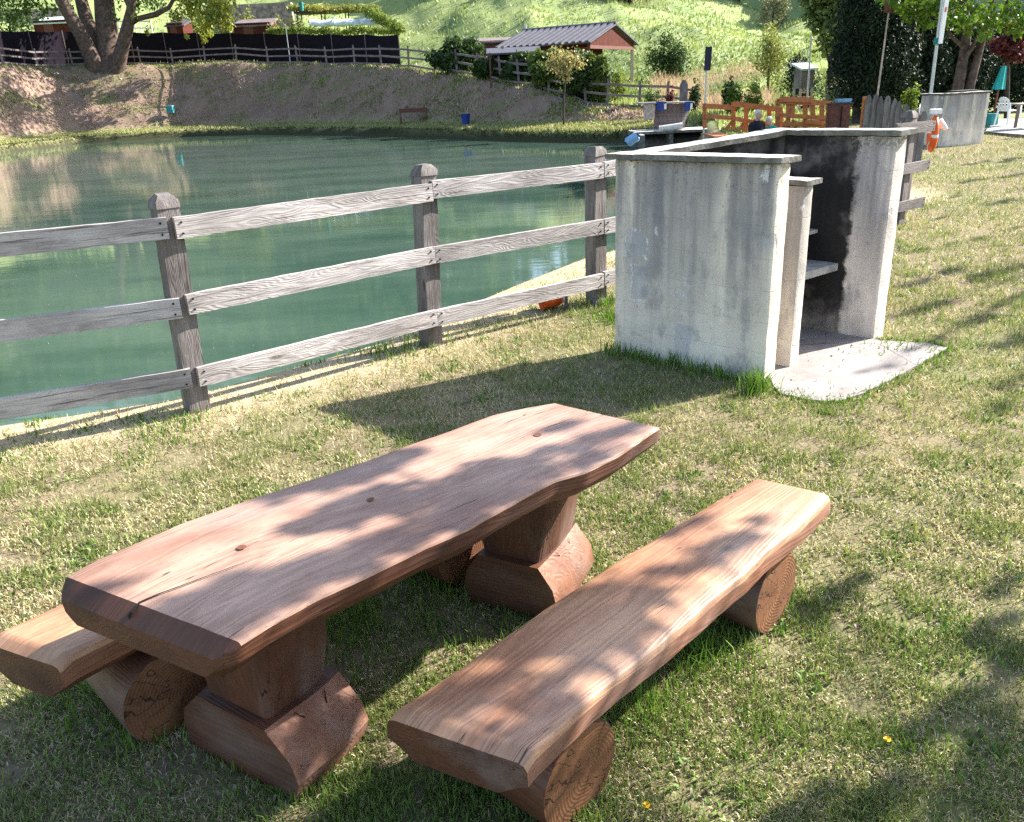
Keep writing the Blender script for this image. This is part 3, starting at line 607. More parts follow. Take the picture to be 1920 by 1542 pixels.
mb = MB(); mb.tube([cx+Zv*.17+nx*.05, cx+Zv*.10+nx*.11, cx+Zv*.05+nx*.17], [.05, .045, .02], 8, True); mb.build('rope_bundle', WHITEP, lb, 60)
# orange bucket lying on the bank
p = G(1034, 579); p.z = 0; p.z = tz1(p.x, p.y)
bk = thing('bucket', 'small orange bucket lying on the bank behind the fence by a grey peg', 'bucket', p)
mb = MB(); d = V((.93, .35, 0)).normalized(); n_ = V((-d.y, d.x, 0)); c = p+Zv*.085
mb.tube([c-d*.10, c-d*.095, c-d*.08, c+d*.08, c+d*.085], [.088, .088, .08, .06, .056], 20, False); mb.tube([c+d*.08, c+d*.085], .057, 20, True)
mb.build('body', ORANGE, bk, 50)
mb = MB(); mb.tube([c+d*.105, c+d*.145], [.05, .04], 14, True); mb.build('lid', WHITEP, bk, 50)
mb = MB(); mb.tube([c+d*.085+Zv*.03, c+d*.11+Zv*.075, c+d*.15+Zv*.05], .012, 6); mb.build('handle', WHITEP, bk, 50)
p = G(1062, 580); p.z = tz1(p.x, p.y); mb = MB(); mb.beam(p-Zv*.05, p+Zv*.13, .03, .03, V((1, 0, 0))); tag(mb.build('peg', GREYP), 'short grey wooden peg in the bank beside the orange bucket', 'peg')
# ------------------------------------------------------------------ foliage
def crown(name, parent, blobs, n, size, pal, seed=0, mat=None, hang=.0, fill=.45, lump=.5, mn=.15, asp=.55):
    r = np.random.default_rng(seed+101); C_ = np.array([tuple(b[0]) for b in blobs]); Rr = np.array([b[1] if hasattr(b[1], '__len__') else (b[1],)*3 for b in blobs])
    w = (Rr.prod(1))**(2/3); k = r.choice(len(blobs), n, p=w/w.sum()); d = r.normal(size=(n, 3)); d /= np.linalg.norm(d, axis=1)[:, None]
    lum = .5*vnoise(d[:, 0]*3+k*5, d[:, 1]*3+d[:, 2]*2.3, 1., seed)+.5*vnoise(d[:, 2]*6+k*3, d[:, 0]*6-d[:, 1]*5, 1., seed+4)
    rad_ = (r.random(n)**fill)*(1-lump/2+lump*lum); p = C_[k]+d*Rr[k]*rad_[:, None]
    keep = vnoise(p[:, 0]+p[:, 2]*.7, p[:, 1]-p[:, 2]*.9, 1.1/size/6, seed+2) > mn; p, d, lum = p[keep], d[keep], lum[keep]; n = len(p)
    nr_ = d*.5+r.normal(size=(n, 3))*.8; nr_[:, 2] += .3; nr_ /= np.linalg.norm(nr_, axis=1)[:, None]
    a = np.cross(nr_, r.normal(size=(n, 3))); a[:, 2] -= hang; a /= np.linalg.norm(a, axis=1)[:, None]; b = np.cross(nr_, a)
    s = size*(.55+.9*r.random(n))[:, None]; a = a*s*.5; b = b*s*.5*asp
    v = np.stack([p-a, p+b, p+a, p-b], 1).reshape(-1, 3); f = np.arange(4*n).reshape(n, 4)
    t = np.clip(.6*r.random(n)+.6*vnoise(p[:, 0], p[:, 1]+p[:, 2], .35/size/2, seed+9)-.1, 0, 1)
    col = lerp(pal[0], pal[1], t)*(.8+.4*r.random(n))[:, None]
    return npmesh(name, v, f, np.repeat(col, 4, 0), mat or LEAF, parent)
G_MID = ((.035, .075, .015), (.10, .16, .03)); G_BR = ((.10, .17, .025), (.26, .30, .05)); G_DK = ((.008, .018, .010), (.022, .042, .016)); G_OL = ((.08, .11, .035), (.22, .23, .08))
G_YE = ((.14, .17, .04), (.34, .31, .09)); G_PU = ((.06, .015, .02), (.20, .05, .05)); G_SH = ((.02, .045, .014), (.06, .10, .025)); G_GY = ((.12, .13, .07), (.32, .30, .20))
def mpx(p): return p.y/FL*1.02                                     # metres covered by one photo pixel at that depth
def shrub(name, label, cat, px, base_py, top_py, wpx, Y, pal, n, group=None, size=None, mat=None, stems=True, seed=0, nb=6, mn=.15):
    b = at(px, base_py, Y); b.z = tz1(b.x, b.y); top = at(px, top_py, Y).z; h = max(.5, top-b.z); w = wpx*mpx(b)/2
    t = thing(name, label, cat, b, group); r = random.Random(seed+int(px)); bl = []
    for i in range(nb):
        q = r.random(); bl.append((b+V((r.uniform(-.62, .62)*w, r.uniform(-.5, .5)*w, h*(.25+.5*q))), (w*r.uniform(.35, .55), w*r.uniform(.35, .5), h*r.uniform(.22, .34))))
    bl.append((b+Zv*h*.42, (w*.7, w*.6, h*.42))); bl.append((b+V((r.uniform(-.3, .3)*w, 0, h*.78)), (w*.35, w*.35, h*.24)))
    crown('foliage', t, bl, n, size or max(.12, 4*mpx(b)), pal, seed+int(px), mat, mn=mn)
    if stems:
        mb = MB()
        mb.tube([b-Zv*.2, b+Zv*h*.3, b+V((.05*w, 0, h*.6))], [.05*w+.02, .04*w+.015, .012], 6); mb.build('trunk', BARKD, t, 60)
    return t
# ------------------------------------------------------------------ far bank: fence, bench, bin, box
ff = thing('wooden_fence', 'long brown three rail fence running along the top of the far bank', 'fence', bt(480))
fpx = [-120, -50, 8, 72, 138, 203, 266, 326, 387, 446, 504, 560, 614, 666, 716, 767, 815, 857, 898, 938, 972, 1000, 1028, 1062, 1098, 1138, 1200, 1252, 1305]
fps = [bt(q) for q in fpx]
for i, p in enumerate(fps):
    mb = MB(); d = V((-p.y, p.x, 0)).normalized()*-1; n_ = V((-d.y, d.x, 0)); ln = V((random.uniform(-.06, .06), 0, 1)).normalized()
    mb.box(p+ln*.55, d, n_, ln, .075, .075, .9, 0, .92, (i, 0, 0)); mb.box(p+ln*1.49, d, n_, ln, .07, .07, .05, 0, .5); mb.build('post', GREYF, ff)
    if i:
        for z_ in (1.25, .74, .2):
            mb = MB(); a, b = fps[i-1]+Zv*(z_+random.uniform(-.03, .03)), p+Zv*(z_+random.uniform(-.03, .03)); o_ = V((p.x, p.y, 0)).normalized()*-.09
            mb.beam(a+o_, b+o_, .05, .13); mb.build('rail', GREYF, ff)
b = ground(768, 40); b = V((b.x, b.y, 0)).normalized()*(shore_d(768)+4.3); b.z = tz1(b.x, b.y)
pb = thing('park_bench', 'dark wooden bench with backrest on the grass at the foot of the far bank', 'bench', b)
for nm, z0, hz, dy, hy in (('seat', .45, .03, 0, .22), ('backrest', .85, .13, .24, .025)):
    mb = MB(); mb.box(b+V((0, dy, z0)), V((1, 0, 0)), V((0, 1, 0)), Zv, .95, hy, hz); mb.build(nm, BROWN if nm == 'backrest' else GREYF, pb)
for sx in (-.85, .85):
    mb = MB(); mb.beam(b+V((sx, -.18, -.05)), b+V((sx, -.18, .44)), .08, .08, V((0, 1, 0))); mb.beam(b+V((sx, .2, -.05)), b+V((sx, .26, .95)), .08, .08, V((0, 1, 0))); mb.box(b+V((sx, .02, .38)), V((1, 0, 0)), V((0, 1, 0)), Zv, .03, .2, .03); mb.build('leg', BROWN, pb)
b = ground(868, 40); b = V((b.x, b.y, 0)).normalized()*(shore_d(868)+3.9); b.z = tz1(b.x, b.y)
t_ = thing('litter_bin', 'dark blue bin standing on the far shore to the right of the dark bench', 'bin', b)
mb = MB(); mb.tube([b+Zv*0, b+Zv*.62, b+Zv*.64], [.22, .29, .30], 16, True); mb.build('body', BLUE, t_, 40)
mb = MB(); mb.tube([b+V((.1, 0, .6)), b+V((.16, 0, 1.0))], .015, 6); mb.build('handle', METAL, t_)
b = at(323, 228, shore_d(323)*.95+5); b.z = tz1(b.x, b.y)
t_ = thing('feeder_box', 'small turquoise box with pale lid on a post below the big tree', 'box', b)
mb = MB(); mb.beam(b-Zv*.1, b+Zv*.5, .06, .06, V((1, 0, 0))); mb.build('post', GREYF, t_)
mb = MB(); mb.box(b+Zv*.75, V((1, 0, 0)), V((0, 1, 0)), Zv, .27, .2, .27); mb.build('body', TURQ, t_)
mb = MB(); mb.box(b+V((-.01, 0, 1.04)), V((1, 0, 0)), V((0, 1, 0)), Zv, .30, .24, .025); mb.build('lid', LBLUE, t_)
b = bt(546, 1.0); mb = MB(); mb.tube([b-Zv*.2, b+Zv*3.1], [.045, .03], 8); mb.tube([b+Zv*3.1, b+Zv*3.2], [.05, .05], 8)
tag(mb.build('metal_post', METAL), 'thin pale metal post standing before the dark screen on the far bank', 'post')
# shade cloth screen
sc_ = thing('screen_fence', 'long dark shade cloth screen behind the far bank fence', 'fence', bt(300, 5))
spx = list(range(-240, 753, 62))+[752]; base = [bt(q, 5.0) for q in spx]; tops = []
for q, p in zip(spx, base):
    r = ray(q, float(np.interp(q, [-240, 0, 480, 752], [55, 57, 62, 65]))); k = math.hypot(p.x, p.y)/math.hypot(r.x, r.y); tops.append(CH+r.z*k)
mb = MB(); vs = []; cols_ = 6
fine_p = []
for i in range(len(base)-1):
    for k in range(cols_):
        t = k/cols_; p = base[i].lerp(base[i+1], t); zt = tops[i]*(1-t)+tops[i+1]*t-.10*math.sin(t*math.pi); o_ = V((0, .12*math.sin(t*math.pi)*random.uniform(.3, 1), 0)); fine_p.append((p+o_, zt))
fine_p.append((base[-1], tops[-1]))
vs = [V((p.x, p.y, p.z-.3)) for p, z_ in fine_p]+[V((p.x, p.y+.05*noise.noise(p), (p.z+z_)/2)) for p, z_ in fine_p]+[V((p.x, p.y, z_)) for p, z_ in fine_p]; n = len(fine_p)
vs += [v+V((0, .02, 0)) for v in vs]
mb.add(vs, [(r*n+i, r*n+i+1, (r+1)*n+i+1, (r+1)*n+i) for r in (0, 1) for i in range(n-1)]+[((r+3)*n+i+1, (r+3)*n+i, (r+4)*n+i, (r+4)*n+i+1) for r in (0, 1) for i in range(n-1)]+[(2*n+i, 2*n+i+1, 5*n+i+1, 5*n+i) for i in range(n-1)])
mb.build('cloth', CLOTH, sc_, 60)
for p, z_ in zip(base, tops):
    mb = MB(); mb.tube([p+V((0, -.06, -.3)), V((p.x, p.y-.06, z_+.05))], .04, 6); mb.build('post', GREYF, sc_)
# ------------------------------------------------------------------ garden behind the screen
def px_box(name, label, cat, px0, px1, py_top, Y, depth, mat, roof=None, over=.2, pitch=.25, z0=None, group=None):
    a, b = at(px0, py_top, Y), at(px1, py_top, Y); c = (a+b)/2; c.y += depth/2; g = tz1(c.x, c.y)-.3 if z0 is None else z0; top = c.z
    t = thing(name, label, cat, V((c.x, c.y, g)), group); hx = (b.x-a.x)/2
    mb = MB(); mb.box(V((c.x, c.y, (g+top)/2)), V((1, 0, 0)), V((0, 1, 0)), Zv, hx, depth/2, (top-g)/2); mb.build('wall', mat, t)
    if roof:
        mb = MB(); mb.box(V((c.x, c.y, top+.1)), V((1, 0, 0)), V((0, 1, pitch)).normalized(), V((0, -pitch, 1)).normalized(), hx+over, depth/2+over, .06); mb.build('roof', roof, t)
        mb = MB(); mb.box(V((c.x-hx*.2, c.y-depth/2-.02, g+(top-g)*.55)), V((1, 0, 0)), V((0, 1, 0)), Zv, min(.5, hx*.4), .03, (top-g)*.4); mb.build('door', BROWN, t)
    return t
GY = math.hypot(bt(300).x, bt(300).y)*.93+10
px_box('garden_shed', 'small red garden shed behind the dark screen right of the big tree', 'shed', 311, 341, 43, GY, 3, REDW, ROOFM)
px_box('garden_shed', 'wide low red brown shed behind the dark screen, near the middle of it', 'shed', 436, 505, 43, GY+1, 3, REDW, GREYF)
px_box('garden_shed', 'brown shed with pale roof behind the leaning limbs of the big tree', 'shed', 60, 130, 38, GY+2, 3, REDW, SHEET)
px_box('stone_wall', 'dry stone terrace wall of the garden above the red sheds', 'wall', 380, 545, 8, GY+12, 1, STONE)
px_box('stone_wall', 'dry stone terrace wall far left behind the big tree', 'wall', -120, 120, 20, GY+10, 1, STONE)
# white picket lattice
c0, c1 = at(205, 55, GY-2), at(285, 55, GY-2); t_ = thing('garden_trellis', 'white trellis frame behind the limbs of the big tree', 'trellis', (c0+c1)/2)
mb = MB()
for i in range(9): mb = MB(); p = c0.lerp(c1, i/8); mb.beam(V((p.x, p.y, p.z-1.2)), V((p.x, p.y, p.z+.75)), .05, .09, V((0, 1, 0))); mb.build('slat', WHITEP, t_)
mb = MB(); mb.beam(c0+Zv*.7, c1+Zv*.7, .07, .1); mb.beam(c0+Zv*.1, c1+Zv*.1, .07, .1); mb.build('frame', WHITEP, t_)
# low plastic tunnel and pergola
a, b = at(585, 47, GY+3), at(712, 44, GY+3); t_ = thing('polytunnel', 'low pale plastic cloche tunnel in the garden above the leafy screen top', 'greenhouse', (a+b)/2-Zv*1.0)
mb = MB(); n = 15; vs = []
for i in range(n):
    p = a.lerp(b, i/(n-1))
    for k in range(9): an = math.pi*k/8; vs.append(p+V((0, -1.1*math.cos(an), .62*math.sin(an)-.15+.07*math.sin(i*1.9))))
mb.add(vs, [(i*9+k, i*9+k+1, (i+1)*9+k+1, (i+1)*9+k) for i in range(n-1) for k in range(8)]); mb.build('cover', SHEET, t_, 60)
for i in (0, 5, 10, 14): mb = MB(); p = a.lerp(b, i/14); mb.tube([p+V((0, -1.13*math.cos(x), .66*math.sin(x)-.8*(x in (0, math.pi)))) for x in np.linspace(0, math.pi, 9)], .04, 6); mb.build('hoop', METAL, t_)
a, b = at(556, 20, GY+8), at(692, 22, GY+8); t_ = thing('pergola', 'dark vine covered pergola at the top of the garden left of the meadow', 'pergola', (a+b)/2-Zv*2)
mb = MB()
for i in range(4):
    p = a.lerp(b, i/3)
    for dy in (0, 2.2): mb = MB(); mb.beam(V((p.x, p.y+dy, tz1(p.x, p.y)-.3)), V((p.x, p.y+dy, p.z)), .12, .12, V((0, 1, 0))); mb.build('post', BARKD, t_)
mb = MB(); mb.box((a+b)/2+V((0, 1.1, 0)), V((1, 0, 0)), V((0, 1, 0)), Zv, (b.x-a.x)/2+.3, 1.4, .08); mb.build('roof', BARKD, t_)
crown('vine', t_, [((a.lerp(b, i/7)+V((0, random.uniform(-1, 1), .15+.25*random.random()))), (1.3, 1.2, .4)) for i in range(8)], 2600, .32, G_YE, 5)
a = at(565, 13, GY+6); t_ = MB(); t_.tube([a-Zv*.4, a+Zv*.45], [.2, .24], 12, True); tag(t_.build('rain_barrel', TURQ, None, 50), 'turquoise plastic barrel in the garden beside the pergola', 'barrel')
# vine along the screen top, hanging bits
a, b = at(505, 60, GY-3.5), at(750, 60, GY-3.5)
vn = thing('hedge', 'trailing leafy vine hedge on top of the dark screen, right half', 'hedge', V(((a+b)/2).xy.to_3d()+Zv*tz1(*((a+b)/2).xy))); bl = []
for i in range(26): p = a.lerp(b, i/25+.0); bl.append((p+V((0, 0, -.05+.25*random.random())), (.45, .45, random.uniform(.3, .55))))
a2, b2 = at(690, 20, GY+4), at(748, 55, GY-3.5)
for i in range(12): p = a2.lerp(b2, i/11); bl.append((p, (.7, .6, .6)))
crown('foliage', vn, bl, 8000, .22, ((.07, .12, .02), (.24, .28, .05)), 12)
for k, (px, tp, bs, w, pal) in enumerate(((470, 12, 66, 46, G_YE), (520, 22, 64, 40, G_YE), (556, 30, 62, 30, G_OL), (350, 15, 60, 40, G_OL), (20, 10, 62, 80, G_SH), (420, 28, 62, 36, G_YE))):
    shrub('garden_shrub', ('yellow green young fruit tree above the wide red shed', 'yellowish leafy bush right of the wide red shed', 'olive bush in front of the turquoise barrel', 'olive bush between the big tree and the stone wall', 'dark bush behind the screen at the far left', 'pale yellow bush between the two red sheds')[k], 'bush', px, bs, tp, w, GY+random.uniform(-1, 5), pal, 1500, 'bushes in the garden behind the screen', .26, seed=k)
# ------------------------------------------------------------------ big tree on the left bank
TY = at(195, 150, 1).xy.length; d0 = math.hypot(bt(195).x, bt(195).y)-1.6; tb = ground(196, d0*.93); TY = tb.y; u = mpx(tb)
def T(px, py, dy=0): return at(px, py, TY+dy)
bg_t = thing('tree', 'large old tree with four leaning limbs on the far bank at the left', 'tree', tb)
mb = MB()
def limb(pts, ws, dy=0): mb.tube([T(x, y, dy*i/len(pts)) for i, (x, y) in enumerate(pts)], [w*u/2 for w in ws], 12, True, 0, None, .12)
limb([(203, 168), (203, 148), (205, 120), (203, 80), (198, 30), (192, -30), (188, -110), (200, -200)], [70, 60, 46, 38, 32, 28, 22, 10], 2)
limb([(190, 165), (186, 140), (172, 108), (152, 66), (128, 25), (105, -20), (80, -90), (40, -180)], [50, 36, 26, 22, 20, 18, 14, 7], -3)
limb([(196, 160), (190, 130), (178, 80), (160, 30), (146, -20), (130, -110)], [40, 30, 24, 22, 18, 8], 4)
limb([(212, 162), (216, 140), (226, 100), (238, 55), (246, 20), (250, -40), (262, -130), (300, -200)], [44, 30, 22, 20, 15, 14, 11, 5], -2)
limb([(238, 50), (258, 36), (292, 28), (318, 15), (330, -10), (360, -40)], [10, 8, 7, 6, 5, 3], -3)
limb([(246, 20), (230, -10), (225, -60)], [8, 6, 3], 3)
mb.build('trunk', BARK, bg_t, 70)
bl = []; rr = random.Random(3)
for i in range(56):
    px, py = rr.uniform(-190, 470), rr.uniform(-330, -28); bl.append((T(px, py, rr.uniform(-8, 8)), (rr.uniform(1.2, 2.4), rr.uniform(1.2, 2.4), rr.uniform(1.0, 1.9))))
for i in range(18):  # unseen extra crown, added to cast shade on the bank at the left
    bl.append((T(rr.uniform(370, 660), rr.uniform(-210, -85), rr.uniform(-5, 5)), (rr.uniform(1.4, 2.2), rr.uniform(1.4, 2.2), rr.uniform(1.0, 1.6))))
for px, py, rx, rz in ((20, -5, 2.0, 1.6), (60, 12, 1.6, 1.4), (-60, 5, 2.2, 1.8), (40, 32, .8, 1.1), (150, -30, 2.0, 1.0), (220, -14, 1.6, 1.1), (262, 2, 1.2, .9), (225, 22, .7, .5), (280, -10, 1.4, 1.2), (300, 8, .6, .6), (340, -15, 1.3, 1.2), (10, 28, .9, .9), (90, 20, .8, .7), (-20, 20, 1.2, 1.1), (120, 5, .9, .6), (215, 35, .5, .45), (250, 22, .7, .6), (55, 45, .4, .5)):
    bl.append((T(px, py, rr.uniform(-3, 3)), (rx, rx, rz)))
crown('crown', bg_t, bl, 27000, .32, G_MID, 21, hang=.5)
bl = [(T(px, py, rr.uniform(-2, 1)), (rx, rx, rz)) for px, py, rx, rz in ((360, 12, 1.3, 1.3), (395, 30, 1.4, 1.1), (382, 52, .9, .9), (412, 8, 1.4, 1.2), (425, 38, .7, 1.0), (382, 72, .35, .55), (432, 58, .3, .4), (350, 70, .25, .3), (330, 30, .6, .6), (400, -20, 1.6, 1.2), (276, 60, .2, .5))]
crown('drooping_branch', bg_t, bl, 3800, .30, ((.16, .20, .03), (.38, .38, .07)), 22, hang=.6)
# ------------------------------------------------------------------ chalet
CY = 63.0; cc = ground(1075, CY); th_ = rad(30); lx = V((math.cos(th_), -math.sin(th_), 0)); wx = V((math.sin(th_), math.cos(th_), 0))
apex = at(1154, 47, CY-1.5); hl, hw = 3.6, 4.3; ezl = at(1085, 92, CY-5).z; rz_ = apex.z; mid = apex-lx*(hl*.98); mid.z = 0; gz = tz1(cc.x, cc.y)-.4
ch = thing('chalet', 'red brown wooden chalet with grey ribbed gable roof behind the hedge', 'building', V((mid.x, mid.y, gz)))
def K(a, b, z): return mid+lx*a+wx*b+Zv*z
ez = ezl+.3
mb = MB(); mb.add([K(a, b, z) for a in (-hl+.5, hl-2.6) for b, z in ((-hw+.5, gz), (hw-.6, gz), (hw-.6, ez+.2), (0, rz_-.25), (-hw+.5, ez+.2))], [(0, 1, 2, 3, 4)[::-1], (5, 6, 7, 8, 9), (0, 5, 9, 4), (1, 2, 7, 6)]); wl2 = mb.build('wall', REDW, ch)
mb = MB(); mb.prism([K(hl-.35, b, z) for b, z in ((-hw+.4, ez-.15), (hw-.4, ez-.15), (hw-.4, ez+.05), (0, rz_-.2), (-hw+.4, ez+.05))], lx*.12); mb.build('gable_boards', REDW, ch)
mb = MB()
for sgn in (-1, 1):
    a0, a1 = K(-hl, 0, rz_), K(hl, 0, rz_); e0, e1 = K(-hl, sgn*hw, ez), K(hl, sgn*hw, ez); up_ = (a1-a0).cross(e0-a0).normalized(); up_ = up_ if up_.z > 0 else -up_
    mb.prism([a0, a1, e1, e0], up_*.09)
    for i in range(15):
        s = (i+.5)/15; p, q = a0.lerp(a1, s)+up_*.12, e0.lerp(e1, s)+up_*.12; mb.beam(p, q, .22, .12, up_)
mb.tube([K(-hl, 0, rz_+.1), K(hl, 0, rz_+.1)], .14, 8)
rf = mb.build('roof', ROOFM, ch)
mb = MB(); p = K(-hl+.1, .2, rz_); mb.tube([p, p+Zv*.55], .10, 8); mb.build('chimney', METAL, rf)
for a, b in ((hl-.35, hw-.5), (hl-.35, -hw+.5)):
    mb = MB(); p = K(a, b, tz1(*K(a, b, 0).xy)-.2); mb.beam(p, K(a, b, ez+.05), .2, .2, V((0, 1, 0))); mb.build('porch_post', BURLAP if b > 0 else BROWN, ch)
mb = MB(); mb.box(K(hl-2.58, .4, gz+1.5), lx, wx, Zv, .03, .5, 1.05); mb.build('door', plain('red_door', (.30, .05, .03), .5), ch)
mb = MB(); mb.beam(K(hl-.3, -hw+.4, ez-.2), K(hl-.3, hw-.4, ez-.2), .16, .2); mb.build('tie_beam', BROWN, ch)
sh_ = px_box('garden_shed', 'low red brown shed with flat dark roof left of the chalet', 'shed', 893, 965, 76, CY+2, 4, REDW, GREYF, .3, .1)
a = at(960, 98, CY-7); t_ = thing('lean_to', 'low grey metal lean-to roof in front of the chalet', 'shed', V((a.x, a.y, tz1(a.x, a.y))))
mb = MB(); mb.box(a+V((.1, .5, .1)), V((1, 0, 0)), V((0, 1, .2)).normalized(), V((0, -.2, 1)).normalized(), 1.7, .9, .05); mb.build('roof', ROOFM, t_)
for s in (-1.5, 1.5):
    for dy in (-.5, 1.5): mb = MB(); p = a+V((.1+s, dy, 0)); mb.beam(V((p.x, p.y, tz1(p.x, p.y)-.2)), p, .1, .1, V((0, 1, 0))); mb.build('post', BROWN, t_)
# hedge and bushes in front of the chalet
def bank_y(px, off): p = bt(px, off); return p.y
HB = [(858, 140, 68, 74, G_SH, 'dark clipped bush at the left end of the hedge, beside the shed'), (930, 146, 95, 60, G_SH, 'low dark bush in the hedge below the lean-to roof'), (972, 150, 98, 54, G_SH, 'dark bush in the hedge next to the yellowish sapling, left side'), (1030, 166, 92, 66, ((.04, .08, .015), (.14, .18, .04)), 'light topped bush in the hedge behind the sapling'),
      (1090, 188, 92, 76, G_SH, 'tallest dark bush of the hedge, right of the sapling'), (1122, 186, 104, 40, ((.05, .09, .015), (.17, .2, .05)), 'bright edged bush at the right end of the hedge')]
for k, (px, bs, tp, w, pal, lab) in enumerate(HB):
    shrub('hedge_bush', lab, 'bush', px, bs, tp, w*1.35, bank_y(px, .9 if px < 1000 else .6), pal, 6500, 'bushes of the hedge before the chalet', .26, seed=30+k, mn=.0)
p = ground(1055, bank_y(1055, -4.5)); t_ = thing('sapling', 'thin young tree with yellow and reddish leaves on the far bank below the chalet', 'tree', p); yy = p.y
mb = MB(); mb.tube([p-Zv*.1, at(1057, 190, yy), at(1060, 150, yy), at(1062, 115, yy)], [.06, .05, .04, .02], 7)
for dx, dy_ in ((-22, 112), (25, 118), (10, 100), (-10, 104)): mb.tube([at(1060, 148, yy), at(1060+dx, dy_, yy)], [.025, .01], 5)
mb.build('trunk', BARKD, t_, 60)
crown('crown', t_, [(at(x, y, yy), r) for x, y, r in ((1045, 110, .65), (1070, 112, .7), (1058, 128, .7), (1085, 118, .45), (1035, 122, .4), (1062, 142, .4))], 1500, .15, ((.18, .20, .05), (.52, .40, .20)), 44, None, 0, .75, .95, .22)
#PART3
# ------------------------------------------------------------------ right end of the pond
def flat(px, Y, z=None):
    p = at(px, 200, Y); p.z = tz1(p.x, p.y) if z is None else z; return p
XA, YA = V((1, 0, 0)), V((0, 1, 0))
# concrete outlet with pale barrel
a, b = at(1196, 252, 36.5), at(1312, 244, 38.5); we = thing('outlet_weir', 'concrete outlet slab over a dark culvert at the right end of the pond', 'weir', V((a.x, a.y, WZ)))
zt = (a.z+b.z)/2; mb = MB(); mb.rbox((a+b)/2+V((.2, .9, 0)), XA, YA, Zv, (b.x-a.x)/2+.2, .9, .06, .02, .3, .02); mb.build('slab', COPE, we)
mb = MB(); mb.box((a+b)/2+V((.2, 1.3, -.5)), XA, YA, Zv, (b.x-a.x)/2+.1, .25, .44); mb.build('back_wall', CONCB, we)  # black wall paints in the shade inside the culvert opening, no soot here
for q in (.05, .5, .98): mb = MB(); p = a.lerp(b, q); mb.rbox(p+V((.1, .5, -.5)), XA, YA, Zv, .09, .4, .45, .015, .2, .01); mb.build('pier', COPE, we)
mb = MB(); p = a.lerp(b, .5)+V((.1, -.1, .12)); mb.tube([p+V((-.5, .4, 0)), p+V((.5, .3, .1))], .14, 10); mb.build('pipe', CONC, we, 50)
p = at(1185, 262, 36); t_ = MB(); t_.tube([p+V((-.18, 0, -.12)), p+V((-.17, 0, -.1)), p+V((.2, .1, .1)), p+V((.21, .1, .12))], [.15, .2, .2, .15], 16, True); tag(t_.build('barrel', LBLUE, None, 50), 'pale blue plastic barrel floating beside the concrete outlet', 'barrel')
# stall with blue buckets
a, b = at(1208, 193, 39), at(1296, 193, 39); gz = tz1((a.x+b.x)/2, 39); st = thing('fishing_counter', 'grey plank counter with a long pale top at the right end of the pond', 'counter', V(((a.x+b.x)/2, 39, gz)))
mb = MB(); mb.beam(a+V((-.3, 0, 0)), b+V((.1, 0, .02)), .7, .06); mb.build('top', GREY, st)
mb = MB()
for i in range(7): p = a.lerp(b, .22+.68*(i+.5)/7); mb.box(V((p.x, p.y+.1, (gz+p.z)/2)), XA, YA, Zv, (b.x-a.x)*.047, .02, (p.z-gz)/2-.04)
mb.build('front_boards', GREYF, st)
mb = MB(); p = a+V((.18, -.05, 0)); mb.box(V((p.x, p.y, gz+.36)), XA, YA, Zv, .18, .1, .4); mb.build('end_post', BROWN, st)
mb = MB(); p = b+V((-.1, 0, 0)); mb.box(V((p.x, p.y, gz+.5)), XA, YA, Zv, .14, .1, .55); mb.build('end_post', GREYF, st)
mb = MB(); mb.rbox(a+V((.2, -.18, -.36)), XA, YA, Zv, .26, .08, .36, .06, .12, .03); tag(mb.build('sack', BURLAP, None, 60), 'pale sacking hung over the left end of the plank counter', 'sack')
for px, lab, w in ((1238, 'blue bucket hanging on the middle of the plank counter', .17), (1289, 'blue bucket hanging at the right end of the plank counter', .13)):
    p = at(px, 199, 38.7); mb = MB(); mb.tube([p-Zv*.2, p+Zv*.16, p+Zv*.18], [w*.85, w*1.1, w*1.15], 14, True); q = thing('bucket', lab, 'bucket', p-Zv*.2, 'blue buckets on the counter'); mb.build('body', BLUE, q, 40)
    mb = MB(); mb.box(p+V((w*1.25, 0, .02)), XA, YA, Zv, .05, .05, .16); mb.build('handle', WHITEP, q)
mb = MB(); p0, p1 = at(1278, 236, 38.6), at(1292, 203, 38.9); mb.beam(p0, p1, .1, .22, YA); tag(mb.build('leaning_board', BURLAP), 'pale board leaning on the right end of the plank counter', 'board')
# round topped post and sign
p = flat(1281, 43); mb = MB(); mb.tube([p, V((p.x, p.y, at(1281, 160, 43).z)), V((p.x, p.y, at(1281, 150, 43).z))], [.2, .2, .08], 10); tag(mb.build('round_post', GREYF, None, 50), 'thick grey post with rounded top behind the plank counter', 'post')
p = flat(1321, 33.5); zt = at(1322, 88, 33.5).z; sg = thing('sign', 'narrow dark navy sign panel on a thin pole left of the orange railing', 'sign', p)
mb = MB(); mb.tube([p-Zv*.2, V((p.x+.03, p.y, zt))], .035, 8); mb.build('pole', METAL, sg)
zb = at(1322, 133, 33.5).z; mb = MB(); mb.box(V((p.x+.05, p.y-.05, (zt+zb)/2)), V((.96, .28, 0)), V((-.28, .96, 0)), V((.04, 0, 1)).normalized(), .13, .02, (zt-zb)/2); mb.build('panel', NAVY, sg)
